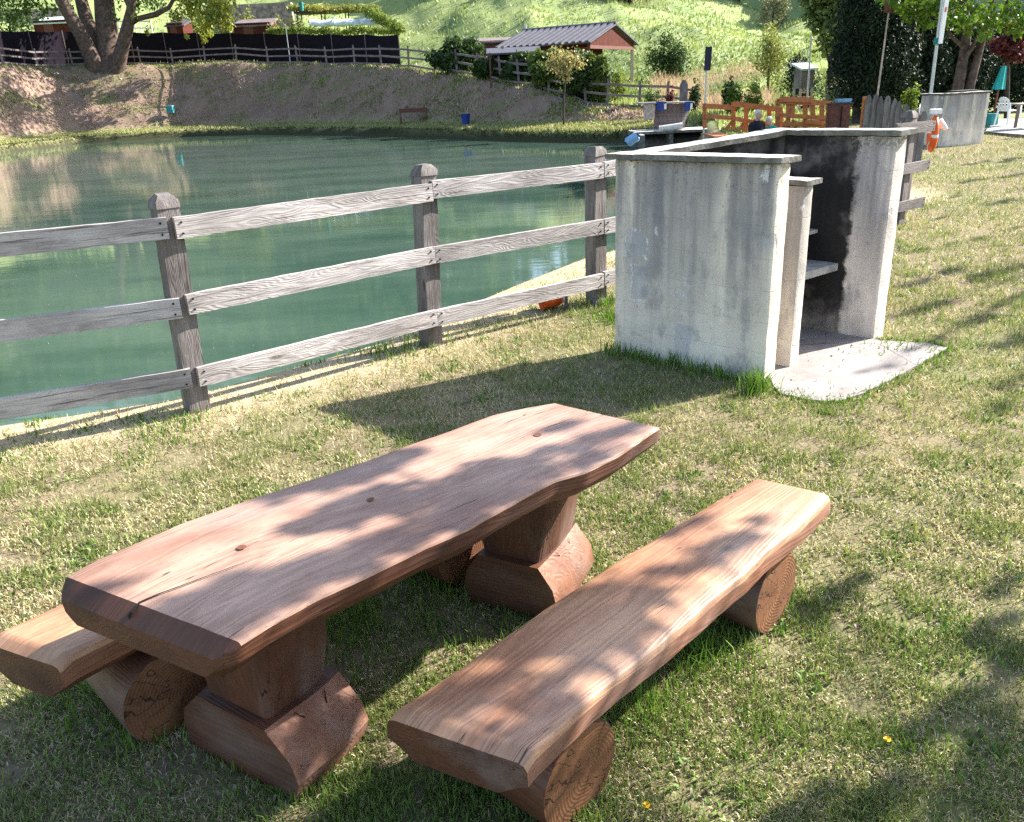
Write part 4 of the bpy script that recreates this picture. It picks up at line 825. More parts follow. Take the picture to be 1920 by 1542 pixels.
# orange wooden railings
def railing(label, Y, tops, mids, postx, bottom, braces=(), loc=None, w=.13):
    base = flat(postx[0][0], Y); t = thing('wooden_railing', label, 'railing', base, 'orange wooden railings at the pond')
    for pts, th in ((tops, .17), (mids, .14)):
        for q_, ((x0, y0), (x1, y1)) in enumerate(pts): mb = MB(); mb.beam(at(x0, y0, Y-.09*q_), at(x1, y1, Y-.09*q_), .07, th); mb.build('rail', OWOOD, t)
    for px, y0, y1 in postx: mb = MB(); mb.beam(at(px, y1, Y+.08), at(px, y0, Y+.08), w, .09, YA); mb.build('post', OWOOD, t)
    for (x0, y0), (x1, y1) in braces: mb = MB(); mb.beam(at(x0, y0, Y+.15), at(x1, y1, Y+.15), .09, .09, YA); mb.build('brace', OWOOD, t)
    return t
railing('low orange wooden railing with two rails and slanting braces, left of the two people', 31, [((1322, 199), (1376, 202)), ((1374, 195), (1466, 206))], [((1322, 218), (1376, 222)), ((1374, 222), (1412, 229)), ((1412, 226), (1466, 240))],
        [(1321, 194, 241), (1375, 193, 243), (1399, 195, 246), (1442, 202, 240), (1464, 204, 248)], 240, [((1376, 224), (1360, 244)), ((1397, 226), (1385, 247))])
railing('taller orange wooden railing with five posts behind the two people', 29.5, [((1456, 190), (1554, 194)), ((1462, 186), (1524, 188))], [((1456, 216), (1554, 222)), ((1470, 232), (1550, 236)), ((1510, 228), (1545, 231))],
        [(1458, 188, 247), (1478, 190, 247), (1510, 190, 247), (1541, 192, 247), (1553, 192, 247), (1486, 186, 220), (1524, 188, 222)], 240, [((1478, 222), (1466, 244)), ((1486, 225), (1494, 244))])
# wooden footbridge deck beneath them
a = flat(1430, 30.3, .06); mb = MB()
for i in range(9): mb.beam(a+V((-1.6+i*.42, -.7, -.02)), a+V((-1.6+i*.42, 1.4, -.02)), .36, .05)
tag(mb.build('boardwalk', OWOOD), 'orange plank deck on the ground between the two orange railings', 'boardwalk')
p = flat(1573, 28); ca = thing('cabinet', 'dark brown boarded cabinet right of the taller orange railing', 'cabinet', p); zt = at(1573, 196, 28).z
mb = MB(); mb.box(V((p.x, p.y, (p.z+zt)/2)), V((1, -.1, 0)).normalized(), V((.1, 1, 0)).normalized(), Zv, .30, .25, (zt-p.z)/2); mb.build('body', BROWN, ca)
mb = MB(); mb.box(V((p.x+.02, p.y, zt+.02)), XA, YA, Zv, .34, .28, .02); mb.build('top', BARKD, ca)
mb = MB(); mb.box(V((p.x-.0, p.y-.26, (p.z+zt)/2)), XA, YA, Zv, .015, .02, (zt-p.z)/2-.05); mb.build('board_joint', DARK, ca)
mb = MB(); c = V((p.x+.12, p.y, zt+.06)); mb.box(c+V((0, 0, .05)), XA, YA, Zv, .2, .14, .05, 0, 1.15); tag(mb.build('tray', LBLUE), 'small pale blue tray on top of the dark brown cabinet', 'tray')
# weathered palisade
pal = thing('palisade', 'weathered grey plank palisade with an uneven curved top behind the barbecue', 'fence', flat(1685, 18.6))
tp = [(1628, 178), (1640, 176), (1652, 181), (1664, 180), (1676, 186), (1688, 190), (1700, 195), (1712, 204), (1723, 206), (1735, 208)]
for i, (px, py) in enumerate(tp):
    Yq = 18.6-.05*i; p = flat(px, Yq); zt = at(px, py, Yq).z; mb = MB(); w = .062; n = 5
    pts = [V((p.x+(k/n*2-1)*w*1.05, p.y, zt-.10*abs(k/n*2-1)**2*(1+.4*(i % 3))-.02*(k == 0))) for k in range(n+1)]
    ln = V((.02*math.sin(i*2.1), 0, 0)); poly = [V((p.x-w, p.y, p.z-.1))]+[q+ln for q in pts]+[V((p.x+w, p.y, p.z-.1))]
    mb.prism(poly, V((0, .035+.012*(i % 2), 0))); mb.g = [V((v.z, v.x*1.0+i, v.y)) for v in mb.v]; mb.build('plank', GREYP, pal)
for z_ in (.35, 1.0): mb = MB(); p, q = flat(1628, 18.68), flat(1735, 18.2); mb.beam(p+V((0, .06, z_)), q+V((0, .08, z_)), .05, .1); mb.build('rail', GREYF, pal)
p = flat(1621, 18.7); zt = at(1621, 182, 18.7).z; mb = MB(); mb.beam(p-Zv*.1, V((p.x, p.y, zt)), .09, .09, YA); mb.build('end_post', OWOOD, pal)
# hutch on legs
p = flat(1503, 40); hu = thing('raised_hutch', 'tall narrow grey wooden hutch on legs with a white sloping roof', 'hutch', p); zr = at(1503, 128, 40).z; zb = at(1503, 166, 40).z; hx = 12*mpx(p)
mb = MB(); mb.box(V((p.x, p.y, (zr+zb)/2)), V((.97, .25, 0)), V((-.25, .97, 0)), Zv, hx, hx*.9, (zr-zb)/2); mb.g = [V((g.z, g.x, g.y)) for g in mb.g]; mb.build('box', GREYP, hu)
mb = MB(); mb.box(V((p.x, p.y, zr+.06)), V((.97, .25, .0)), V((-.25, .97, .3)).normalized(), V((0, -.3, 1)).normalized(), hx*1.35, hx*1.4, .04); mb.build('roof', SHEET, hu)
for sx in (-1, 1):
    for sy in (-1, 1): mb = MB(); q = p+V((.97, .25, 0))*(sx*hx*.9)+V((-.25, .97, 0))*(sy*hx*.8); mb.beam(q-Zv*.1, V((q.x, q.y, zb)), .09, .09, YA); mb.build('leg', BURLAP, hu)
for k in range(3): mb = MB(); z_ = zb-.25-.28*k; mb.beam(V((p.x-hx*.8, p.y-hx*.85, z_)), V((p.x+hx*.8, p.y-hx*.8, z_+.04*(k-1))), .04, .12); mb.build('rung', REDW, hu)
# poles
def pole(name, label, px0, py0, px1, py1, Y, r, mat=METAL, extra=None):
    a, b = at(px0, py0, Y), at(px1, py1, Y); a.z = min(a.z, tz1(a.x, a.y)); t = thing(name, label, 'pole', a)
    mb = MB(); mb.tube([a-Zv*.1, a.lerp(b, .5), b], [r, r*.9, r*.75], 8); mb.build('pole', mat, t, 60); return t, b
pole('thin_pole', 'thin pale pole standing beside the raised hutch', 1513, 200, 1521, 70, 38, .045)
t_, b = pole('flag_pole', 'slender pale pole before the dark evergreens, with a dark fitting at its top', 1641, 200, 1667, 18, 30, .035, BURLAP)
mb = MB(); mb.rbox(b+Zv*.1, XA, YA, Zv, .13, .13, .2, .04, .1, .01); mb.build('fitting', BROWN, t_); mb = MB(); mb.box(b+V((.16, 0, .18)), XA, YA, Zv, .05, .05, .18); mb.build('bracket', METAL, t_)
t_, b = pole('lamp_post', 'grey metal post carrying a long narrow white banner above the small barbecue', 1738, 235, 1774, -60, 23.5, .05)
c0, c1 = at(1763, 82, 23.35), at(1776, -4, 23.35); ax_ = (c1-c0).normalized(); mb = MB(); mb.box((c0+c1)/2, V((.9, .43, 0)), V((-.43, .9, 0)), ax_, .075, .012, (c1-c0).length/2); mb.build('banner', WHITEP, t_)
mb = MB()
for k in range(2): c = c0.lerp(c1, .72+.05*k)-YA*.02; mb.box(c, V((.9, .43, 0)), V((-.43, .9, 0)), ax_, .03, .004, .03)
mb.build('banner_mark', plain('red_print', (.55, .12, .08)), t_)
mb = MB(); mb.box(at(1757, 78, 23.5), XA, YA, Zv, .06, .06, .08); mb.build('clamp', TURQ, t_)
# small second barbecue
pl = G(1764, 277); pl.z = 0; pr = G(1838, 271); pr.z = 0; z0 = tz1(pl.x, pl.y); f1 = (pr-pl).normalized(); f2 = V((-f1.y, f1.x, 0)); wd = (pr-pl).length*1.06; ht = .5*(at(1768, 178, pl.y).z+at(1845, 176, pr.y).z)-z0
sb = thing('barbecue', 'small pale concrete barbecue on the lawn under the leafy tree at the right', 'barbecue', pl+Zv*z0)
def S2(x, y, z): return pl+f1*x+f2*y+Zv*(z0+z)
def s2(name, mat, x0, x1, y0, y1, a0, a1, amp=.008):
    mb = MB(); mb.rbox(S2((x0+x1)/2, (y0+y1)/2, (a0+a1)/2), f1, f2, Zv, (x1-x0)/2, (y1-y0)/2, (a1-a0)/2, .02, .1, amp, 0, ((x0+x1)/2, y0, (a0+a1)/2)); mb.build(name, mat, sb, 50)
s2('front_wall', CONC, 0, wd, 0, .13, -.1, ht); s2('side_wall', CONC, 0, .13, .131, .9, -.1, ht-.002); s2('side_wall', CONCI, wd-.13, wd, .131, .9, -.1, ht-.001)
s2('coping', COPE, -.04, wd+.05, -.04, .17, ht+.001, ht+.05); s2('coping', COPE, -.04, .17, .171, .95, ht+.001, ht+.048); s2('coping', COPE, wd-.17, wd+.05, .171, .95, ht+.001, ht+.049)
s2('grill', DARK, wd*.3, wd*.85, .1, .5, ht+.055, ht+.085, .002)
# patio with plastic chairs and table
pt = [G(*q) for q in ((1846, 252), (1940, 262), (2060, 258), (2060, 226), (1868, 229))]; mb = MB(); mb.prism([V((p.x, p.y, tz1(p.x, p.y)-.05)) for p in pt], Zv*.13); tag(mb.build('paving', COPE), kind='structure')
def chair(loc, rz):
    t = thing('plastic_chair', 'white plastic garden chair on the patio beside the stone coloured table', 'chair', (0, 0, 0), 'white plastic chairs')
    mb = MB(); mb.rbox((0, 0, .43), XA, YA, Zv, .24, .24, .018, .015, .08, .002); mb.build('seat', WHITEP, t)
    mb = MB(); vs = []
    for k in range(9):
        x = -.23+.46*k/8; q = (2*k/8-1)**2
        for z_ in (.44, .60, .72, .86-.10*q): vs.append((x, .24-.05*q+.16*(z_-.44), z_))
    vs += [(x, y+.02, z_) for x, y, z_ in vs]; fs = [(k*4+r, (k+1)*4+r, (k+1)*4+r+1, k*4+r+1) for k in range(8) for r in (0, 1, 2) if not (r == 1 and k % 2)]
    fs += [tuple(36+i for i in f[::-1]) for f in fs]; mb.add(vs, fs); mb.build('backrest', WHITEP, t)
    for sx in (-1, 1):
        mb = MB(); mb.beam((sx*.26, -.22, .64), (sx*.26, .26, .66), .05, .025); mb.build('armrest', WHITEP, t)
        for sy in (-1, 1): mb = MB(); mb.tube([(sx*.28, sy*.25-.01, 0), (sx*.23, sy*.22, .43), (sx*.255, sy*.2, .64)], [.025, .032, .022], 6); mb.build('leg', WHITEP, t)
    t.location = loc; t.rotation_euler.z = rz; return t
p = G(1887, 241); p.z = tz1(p.x, p.y)+.08; c1_ = chair(p, rad(100))
c2_ = copy_tree(c1_); p = ground(1752, 30); c2_.location = p; c2_.rotation_euler.z = rad(10); c2_['label'] = 'white plastic garden chair in the shade behind the grey metal post'
p = G(1925, 247); p.z = tz1(p.x, p.y)+.08; ta = thing('garden_table', 'stone coloured garden table at the right edge of the picture on the patio', 'table', p)
mb = MB(); mb.rbox(p+V((.15, 0, .72)), XA, YA, Zv, .55, .4, .025, .02, .1, .003); mb.build('top', BURLAP, ta)
for sx in (-.2, .5):
    for sy in (-.3, .3): mb = MB(); mb.beam(p+V((sx, sy, 0)), p+V((sx*.95, sy, .7)), .07, .07, YA); mb.build('leg', GREYF if sx < 0 else BURLAP, ta)
p = ground(1874, 28.5); t_ = thing('parasol', 'closed teal parasol standing in the shade right of the small barbecue', 'umbrella', p)
zt = at(1880, 118, 28.5).z; mb = MB(); mb.tube([p, V((p.x+.08, p.y, zt))], .03, 7); mb.build('pole', BROWN, t_)
mb = MB(); vs = []; zz = np.linspace(at(1870, 168, 28.5).z, zt-.1, 7)
for k, z_ in enumerate(zz):
    for i in range(12): a_ = math.pi*i/6; r_ = (.15-.015*k)*(1+.3*(i % 2)); vs.append((p.x+.04+.012*k+r_*math.cos(a_), p.y+r_*math.sin(a_), z_))
mb.add(vs, [(k*12+i, k*12+(i+1) % 12, (k+1)*12+(i+1) % 12, (k+1)*12+i) for k in range(6) for i in range(12)]+[tuple(range(12))[::-1], tuple(range(72, 84))]); mb.build('canopy', TEAL, t_, 40)
mb = MB(); mb.tube([p, p+Zv*.42], [.2, .17], 10, True); mb.build('base', TURQ, t_)
# ------------------------------------------------------------------ two seated people
def ell(mb, rings, seg=16, cap=True):                                # stacked elliptical rings (centre, rx, ry, up)
    vs = []
    for i, (c, rx, ry) in enumerate(rings):
        a_, b_ = V(rings[max(i-1, 0)][0]), V(rings[min(i+1, len(rings)-1)][0]); up = (b_-a_).normalized(); y = up.cross(V((1, 0, 0))).normalized()
        for k in range(seg): q = 2*math.pi*k/seg; vs.append(V(c)+V((1, 0, 0))*rx*math.cos(q)+y*ry*math.sin(q))
    n = len(rings); mb.add(vs, [(i*seg+k, i*seg+(k+1) % seg, (i+1)*seg+(k+1) % seg, (i+1)*seg+k) for i in range(n-1) for k in range(seg)]+([tuple(range(seg))[::-1], tuple(range((n-1)*seg, n*seg))] if cap else []))
def person(label, loc, rz, shirt, sc=1.0, stoop=.0):
    t = thing('person', label, 'person', (0, 0, 0))
    def sp(z): return -stoop*max(0, z-.5)*.95                       # forward lean; the figure faces -y on a .45 m seat
    def pt(x, y, z): return (x, y+sp(z), z)
    mb = MB()
    ell(mb, [(pt(0, .0, .42), .15, .10), (pt(0, 0, .5), .17, .125), (pt(0, .01, .7), .15, .11), (pt(0, .02, .9), .17, .115), (pt(0, .02, 1.0), .15, .09), (pt(0, .01, 1.04), .07, .065), (pt(0, 0, 1.09), .058, .06), (pt(0, -.02, 1.12), .06, .075), (pt(0, -.03, 1.16), .072, .092), (pt(0, -.025, 1.22), .080, .102), (pt(0, -.02, 1.27), .075, .097), (pt(0, -.015, 1.31), .055, .07), (pt(0, -.015, 1.328), .025, .03)], 18)
    for s in (-1, 1):
        mb.tube([pt(s*.15, .02, .96), pt(s*.20, .01, .93), pt(s*.235, -.03, .72), pt(s*.15, -.27, .60), pt(s*.13, -.34, .59)], [.05, .052, .043, .032, .026], 10)
        mb.box(V(pt(s*.125, -.385, .585)), XA, YA, Zv, .038, .05, .014)
        for f in range(4): mb.tube([pt(s*(.155-.02*f), -.42, .587), pt(s*(.155-.02*f), -.46-.006*(f in (1, 2)), .58), pt(s*(.152-.019*f), -.485-.008*(f in (1, 2)), .562)], [.009, .0085, .007], 6)
        mb.tube([pt(s*.095, -.36, .59), pt(s*.075, -.40, .585), pt(s*.072, -.43, .575)], [.011, .010, .008], 6)
        mb.tube([(s*.09, -.02, .5), (s*.12, -.42, .50), (s*.125, -.43, .46), (s*.125, -.40, .25), (s*.125, -.40, .08)], [.088, .062, .058, .052, .036], 10)
        mb.tube([(s*.125, -.38, .045), (s*.13, -.50, .04), (s*.135, -.60, .025)], [.04, .042, .028], 8)
        ell(mb, [(pt(s*.079, -.02, 1.175), .006, .012), (pt(s*.084, -.018, 1.2), .010, .02), (pt(s*.082, -.016, 1.23), .008, .016)], 8)       # ears
    mb.tube([pt(0, -.115, 1.225), pt(0, -.135, 1.185), pt(0, -.115, 1.175)], [.010, .016, .010], 8)                                          # nose
    o = mb.build('body', SKIN, t, 80); r_ = o.modifiers.new('fuse', 'REMESH'); r_.mode = 'VOXEL'; r_.voxel_size = .006; r_.use_smooth_shade = True
    mb = MB()
    for s in (-1, 1): mb.rbox(pt(s*.03, -.118, 1.222), XA, YA, Zv, .013, .008, .006, .004, .01, 0)
    mb.rbox(pt(0, -.118, 1.145), XA, YA, Zv, .022, .008, .004, .003, .01, 0); mb.build('face_features', DARK, t)
    mb = MB(); vs = []; n = 16; c = V(pt(0, -.01, 1.235))
    for k in range(7):
        ph = k/6*1.9
        for i in range(n):
            a_ = 2*math.pi*i/n; front = max(0, -math.sin(a_)); ph2 = ph*(1-.5*front); vs.append(c+V((.092*math.sin(ph2)*math.cos(a_), .115*math.sin(ph2)*math.sin(a_), .01+.098*math.cos(ph2)))+noise.noise_vector(V((i, k, 3)))*.006)
    mb.add(vs, [(k*n+i, k*n+(i+1) % n, (k+1)*n+(i+1) % n, (k+1)*n+i) for k in range(6) for i in range(n)]); mb.build('hair', HAIR, t, 80)
    mb = MB(); ell(mb, [(pt(0, 0, .44), .19, .15), (pt(0, .01, .55), .20, .16), (pt(0, .015, .75), .185, .15), (pt(0, .02, .9), .205, .15), (pt(0, .02, .99), .19, .125), (pt(0, .015, 1.035), .115, .10), (pt(0, .01, 1.07), .08, .082)], 20)
    for s in (-1, 1): mb.tube([pt(s*.14, .02, .975), pt(s*.205, .01, .94), pt(s*.25, -.03, .72), pt(s*.17, -.25, .61)], [.08, .078, .066, .046], 12)
    o = mb.build('jacket' if shirt is JACK else 'shirt', shirt, t, 80); r_ = o.modifiers.new('fuse', 'REMESH'); r_.mode = 'VOXEL'; r_.voxel_size = .012; r_.use_smooth_shade = True
    mb = MB(); ell(mb, [((0, .0, .40), .15, .12), ((0, 0, .46), .185, .15), ((0, .0, .54), .185, .15)], 16)
    for s in (-1, 1): mb.tube([(s*.09, -.02, .5), (s*.12, -.42, .505), (s*.125, -.435, .46), (s*.125, -.40, .25), (s*.125, -.40, .10)], [.10, .076, .072, .066, .06], 12)
    o = mb.build('trousers', JEANS, t, 80); r_ = o.modifiers.new('fuse', 'REMESH'); r_.mode = 'VOXEL'; r_.voxel_size = .014; r_.use_smooth_shade = True
    t.location = loc; t.rotation_euler.z = rz; t.scale = (sc,)*3; return t
def seat_at(px, py_head, Y, sc=1.0, dx=0.0):
    p = at(px, py_head, Y); return V((p.x+dx, p.y, p.z-1.22*sc))
s1 = seat_at(1421, 215, 25.5, 1.08); person('grey haired person in a dark navy jacket sitting beside the pond', s1, rad(25), JACK, 1.08)
s2_ = seat_at(1440, 226, 25.2, .95, .22); person('white haired person in a green shirt sitting hunched beside the one in navy', s2_, rad(-65), GREEN, .95, .35)
mb = MB(); bz = (s1+s2_)/2; gz = tz1(bz.x, bz.y); zs = s1.z+.43; bn = thing('park_bench', 'low wooden bench under the two seated people', 'bench', V((bz.x, bz.y, gz)))
mb.box(V((bz.x, bz.y+.05, zs-.03)), XA, YA, Zv, .75, .2, .03); mb.build('seat', OWOOD, bn)
for sx in (-.6, .6): mb = MB(); mb.box(V((bz.x+sx, bz.y+.05, (gz+zs-.06)/2-.03)), XA, YA, Zv, .05, .17, max(.05, (zs-gz)/2)); mb.build('leg', OWOOD, bn)
# ------------------------------------------------------------------ trees and shrubs at the right
def tree(name, label, cat, px, base_py, Y, trunk, crownb, n, size, pal, group=None, seed=0, mat=None, bark=BARKD, **kw):
    b = ground(px, Y); t = thing(name, label, cat, b, group); mb = MB()
    for pts, ws in trunk:
        pp_ = [at(x, y, Y+(.15*i)) for i, (x, y) in enumerate(pts)]
        if pts[0][1] > base_py-30: pp_[0].z = min(pp_[0].z, tz1(pp_[0].x, pp_[0].y)-.2)
        mb.tube(pp_, [w*mpx(b)/2 for w in ws], 9, True, 0, None, .05)
    mb.build('trunk', bark, t, 60); crown('crown', t, [(at(x, y, Y+dy), (rx*mpx(b), rx*mpx(b)*.9, rz*mpx(b))) for x, y, dy, rx, rz in crownb], n, size, pal, seed, mat, **kw); return t
rr = random.Random(11)
cb = [(rr.uniform(1690, 1990), rr.uniform(-210, -10), rr.uniform(-2.5, 2.5), rr.uniform(35, 60), rr.uniform(25, 42)) for _ in range(26)]
cb += [(1745, 15, -.5, 42, 24), (1800, 30, -1, 40, 24), (1840, 45, -.5, 32, 22), (1880, 25, 0, 40, 26), (1915, 35, .5, 30, 24), (1770, 42, .5, 26, 14), (1842, 70, -.8, 16, 12), (1735, 48, -.8, 16, 9), (1905, 60, 0, 22, 14), (1715, 20, 0, 24, 20)]
tree('tree', 'broad leaved tree with two bare grey trunks and bright green leaves behind the small barbecue', 'tree', 1792, 200, 29.5, [([(1790, 200), (1797, 160), (1806, 110), (1812, 60), (1808, 0), (1800, -90)], (20, 19, 17, 15, 11, 5)), ([(1812, 200), (1820, 160), (1836, 100), (1852, 40), (1870, -40)], (15, 14, 12, 10, 4)), ([(1806, 110), (1822, 92), (1836, 62)], (6, 5, 3)), ([(1808, 90), (1785, 70), (1770, 40)], (5, 4, 2))],
     cb, 9000, .21, ((.06, .13, .015), (.17, .25, .025)), None, 61, LEAF, BARK)
ev = [('tall dark evergreen tree, leftmost of the dark group', 1608, 34.5, [(1606, 60, 0, 34, 60), (1602, 130, 0, 38, 55), (1618, 10, 0, 28, 50), (1588, 100, .5, 20, 40), (1625, 170, 0, 30, 40), (1612, -50, 0, 24, 50)]),
      ('tall dark evergreen tree behind the slender pole', 1668, 35, [(1665, 40, 0, 42, 60), (1660, 110, -.5, 44, 55), (1672, 160, 0, 42, 45), (1690, 80, 0, 30, 50), (1660, -40, 0, 36, 60)]),
      ('tall dark evergreen tree behind the grey metal post', 1728, 36, [(1725, 60, 0, 40, 55), (1735, 120, 0, 38, 50), (1720, 160, 0, 30, 45), (1745, 20, 0, 34, 50), (1735, -50, 0, 34, 50)]),
      ('dark evergreen tree behind the two bare trunks', 1800, 37, [(1780, 110, 0, 36, 50), (1820, 120, 0, 40, 50), (1800, 160, 0, 44, 40), (1800, 60, 0, 44, 40), (1775, 170, 0, 30, 35)]),
      ('dark evergreen tree at the right edge of the picture', 1885, 38, [(1860, 130, 0, 36, 50), (1905, 120, 0, 38, 55), (1890, 170, 0, 46, 40), (1945, 130, 0, 44, 70), (1870, 70, 0, 30, 40)])]
for k, (lab, px, Yq, cb) in enumerate(ev):
    cb = [(a_, b_, c_, d_*1.22, e_*1.1) for a_, b_, c_, d_, e_ in cb]
    tree('evergreen_tree', lab, 'tree', px, 200, Yq, [([(px, 215), (px, 100), (px+4, 0)], (14, 10, 4))], cb, 19000, .15, G_DK, 'dark evergreens at the right', 70+k, NEEDLE, fill=.4, mn=.0, hang=.6, asp=.4)
tree('purple_tree', 'purple leaved tree among the dark evergreens at the right edge', 'tree', 1888, 200, 33, [([(1892, 200), (1890, 130), (1885, 60)], (8, 7, 3))], [(1885, 85, 0, 26, 18), (1905, 100, 0, 20, 16), (1912, 60, 0, 24, 20), (1868, 92, 0, 10, 8)], 1500, .18, G_PU, None, 80)
tree('tree', 'pale green loose tree standing left of the dark evergreens', 'tree', 1560, 170, 46, [([(1552, 190), (1556, 130), (1562, 50), (1560, -30)], (8, 7, 5, 3)), ([(1556, 120), (1545, 80), (1535, 40)], (5, 4, 2))], [(1558, 50, 0, 34, 32), (1535, 30, 0, 26, 26), (1585, 60, 0, 26, 28), (1565, 5, 0, 40, 26), (1548, 90, 0, 24, 20), (1530, -20, 0, 36, 30), (1590, -10, 0, 40, 30), (1560, -60, 0, 50, 40), (1570, 90, 0, 18, 14)], 5200, .27, ((.06, .10, .025), (.24, .28, .09)), None, 82)
SH = [('yellow green rounded tree on the slope right of the navy sign', 'tree', 1442, 130, 42, 78, 62, ((.10, .14, .03), (.36, .34, .10)), 3800), ('dark shadowy bush below the yellow green rounded tree', 'bush', 1490, 172, 95, 90, 50, G_DK, 3600),
      ('grey olive bush between the raised hutch and the evergreens', 'bush', 1572, 186, 138, 74, 43, G_GY, 2600), ('dark bush behind the grey olive bush', 'bush', 1570, 170, 98, 70, 47, G_DK, 2400),
      ('large dark green bush behind the right side of the chalet', 'tree', 1242, 136, 52, 92, 68, ((.02, .05, .014), (.09, .14, .035)), 5200), ('dense dark tree at the top of the meadow above the chalet', 'tree', 1180, 38, -60, 130, 108, ((.02, .045, .012), (.09, .14, .03)), 6500),
      ('dark bush at the top of the meadow left of the dense tree', 'bush', 1085, 38, -10, 110, 110, G_SH, 4200), ('small dark conifer by the plank counter, left of the navy sign', 'bush', 1305, 176, 146, 26, 45, G_SH, 900), ('small dark conifer right of the navy sign', 'bush', 1368, 182, 138, 30, 44, G_SH, 1000),
      ('bright green low shrub right of the small dark conifer', 'bush', 1372, 196, 156, 44, 42.5, ((.05, .10, .015), (.20, .28, .04)), 1500), ('bright green low shrub beside the dark bush, right of the navy sign', 'bush', 1415, 196, 152, 46, 43, ((.05, .10, .015), (.20, .28, .04)), 1500), ('dark red leaved shrub behind the plank counter', 'bush', 1256, 186, 160, 18, 44, G_PU, 500),
      ('leafy green shrub behind the right end of the far bank fence', 'bush', 1222, 182, 158, 30, 46, G_MID, 900), ('olive bush at the top of the meadow, right of centre', 'bush', 1385, 12, -30, 90, 112, G_OL, 2600), ('grey stemmed bush on the crest above the yellow green tree', 'bush', 1450, 22, -20, 60, 105, G_GY, 2000), ('bush on the meadow crest at the top centre of the picture', 'bush', 985, 4, -40, 70, 116, G_SH, 2600), ('bright leafy bush under the evergreens right of the palisade', 'bush', 1708, 186, 156, 34, 33, G_BR, 900), ('sunlit leafy sprig at the bottom of the hedge end, by the fence', 'bush', 1158, 178, 128, 30, bank_y(1150, 2.5), ((.09, .15, .02), (.30, .32, .07)), 900)]
for k, (lab, cat, px, bs, tp_, w, Yq, pal_, n) in enumerate(SH):
    shrub('tree' if cat == 'tree' else 'shrub', lab, cat, px, bs, tp_, w, Yq, pal_, n, None, None, NEEDLE if pal_ is G_DK else LEAF, True, 200+k, 7, .08 if pal_ is G_DK else .15)
# ------------------------------------------------------------------ grasses (uncountable)
def blades(name, P, h, w, lean, az_, col, mat=None, seg=2):
    n = len(P); d = np.stack([np.cos(az_), np.sin(az_), np.zeros(n)], 1); r = np.stack([-np.sin(az_), np.cos(az_), np.zeros(n)], 1); up = np.array((0, 0, 1.))
    tw = rng.random(n)*6.28; r = r*np.cos(tw)[:, None]*.8+d*np.sin(tw)[:, None]*.8; r /= np.linalg.norm(r, axis=1)[:, None]
    L1 = lean*.45; m1 = P+(d*np.sin(L1)[:, None]+up*np.cos(L1)[:, None])*(h*.5)[:, None]; t1 = m1+(d*np.sin(lean*1.25)[:, None]+up*np.cos(lean*1.25)[:, None])*(h*.5)[:, None]
    hw = (w*.5)[:, None]; b0 = P-up*.004
    if seg == 2: v = np.stack([b0-r*hw, b0+r*hw, m1-r*hw*.9, m1+r*hw*.9, t1-r*hw*.15, t1+r*hw*.15], 1).reshape(-1, 3); f = (np.array([[0, 1, 3, 2], [2, 3, 5, 4]])[None]+np.arange(n)[:, None, None]*6).reshape(-1, 4); c = np.repeat(col, 6, 0)
    else: v = np.stack([b0-r*hw, b0+r*hw, t1+r*hw*.2, t1-r*hw*.2], 1).reshape(-1, 3); f = np.arange(4*n).reshape(n, 4); c = np.repeat(col, 4, 0)
    return tag(npmesh(name, v, f, c, mat or GRASSM), kind='stuff')
def inpoly(x, y, poly):
    ins = np.zeros(x.shape, bool)
    for a, b in zip(poly, np.roll(poly, -1, 0)):
        if a[1] != b[1]: ins ^= ((a[1] > y) != (b[1] > y)) & (x < (b[0]-a[0])*(y-a[1])/(b[1]-a[1])+a[0])
    return ins
N = 1250000; ex = .25; u_ = rng.random(N); r0, r1 = 1.15, 34.
rq = (r0**ex+u_*(r1**ex-r0**ex))**(1/ex); th = np.where(rng.random(N) < .85, rng.uniform(rad(-44), rad(46), N), np.where(rng.random(N) < .5, rng.uniform(rad(-80), rad(-44), N), rng.uniform(rad(46), rad(85), N))); x = rq*np.sin(th); y = rq*np.cos(th)
sdv, biv = pond_sd(x, y); ok = (sdv > .8) & (rng.random(N) < np.clip((sdv-.7)/1.0, .15, 1)) & ~((biv >= NFAR0) & (y > 20)) & ~inpoly(x, y, PADN)
qa = (x-QA.x)*E2.y-(y-QA.y)*E2.x; qa = qa/(E1.x*E2.y-E1.y*E2.x); qb = ((x-QA.x)*E1.y-(y-QA.y)*E1.x)/(E2.x*E1.y-E2.y*E1.x)
ok &= ~((qa > -.01) & (qa < 1.29) & (qb > -.01) & (qb < 1.58))
bare = fbm(x, y, 2.6, 31); bare2 = vnoise(x, y, 9, 33); ok &= rng.random(N) < np.clip((.5*bare+.5*bare2-.24)*3.2, .14, 1)
x, y, rq, sdv = x[ok], y[ok], rq[ok], sdv[ok]; n = len(x); P = np.stack([x, y, tz(x, y)], 1)
gn = fbm(x, y, 1.1, 41); gt = vnoise(x, y, 6, 44)
shade_green = np.exp(-((x+.2)**2/.9+(y-2.3)**2/.5))*.35            # lusher growth under the furniture, where no mower reaches
dry = np.clip(1.0-(sdv-.9)/1.1, 0, 1)
pg = np.clip(.62*gn+.5*gt-.17+shade_green-.4*dry, .05, .95); green = rng.random(n) < pg
cg = lerp((.09, .135, .033), (.27, .315, .10), rng.random(n)); cs = lerp((.44, .37, .19), (.68, .60, .38), rng.random(n)); ce = lerp((.20, .13, .07), (.36, .25, .15), rng.random(n))
col = np.where(green[:, None], cg, np.where((rng.random(n) < .8)[:, None], cs, ce))
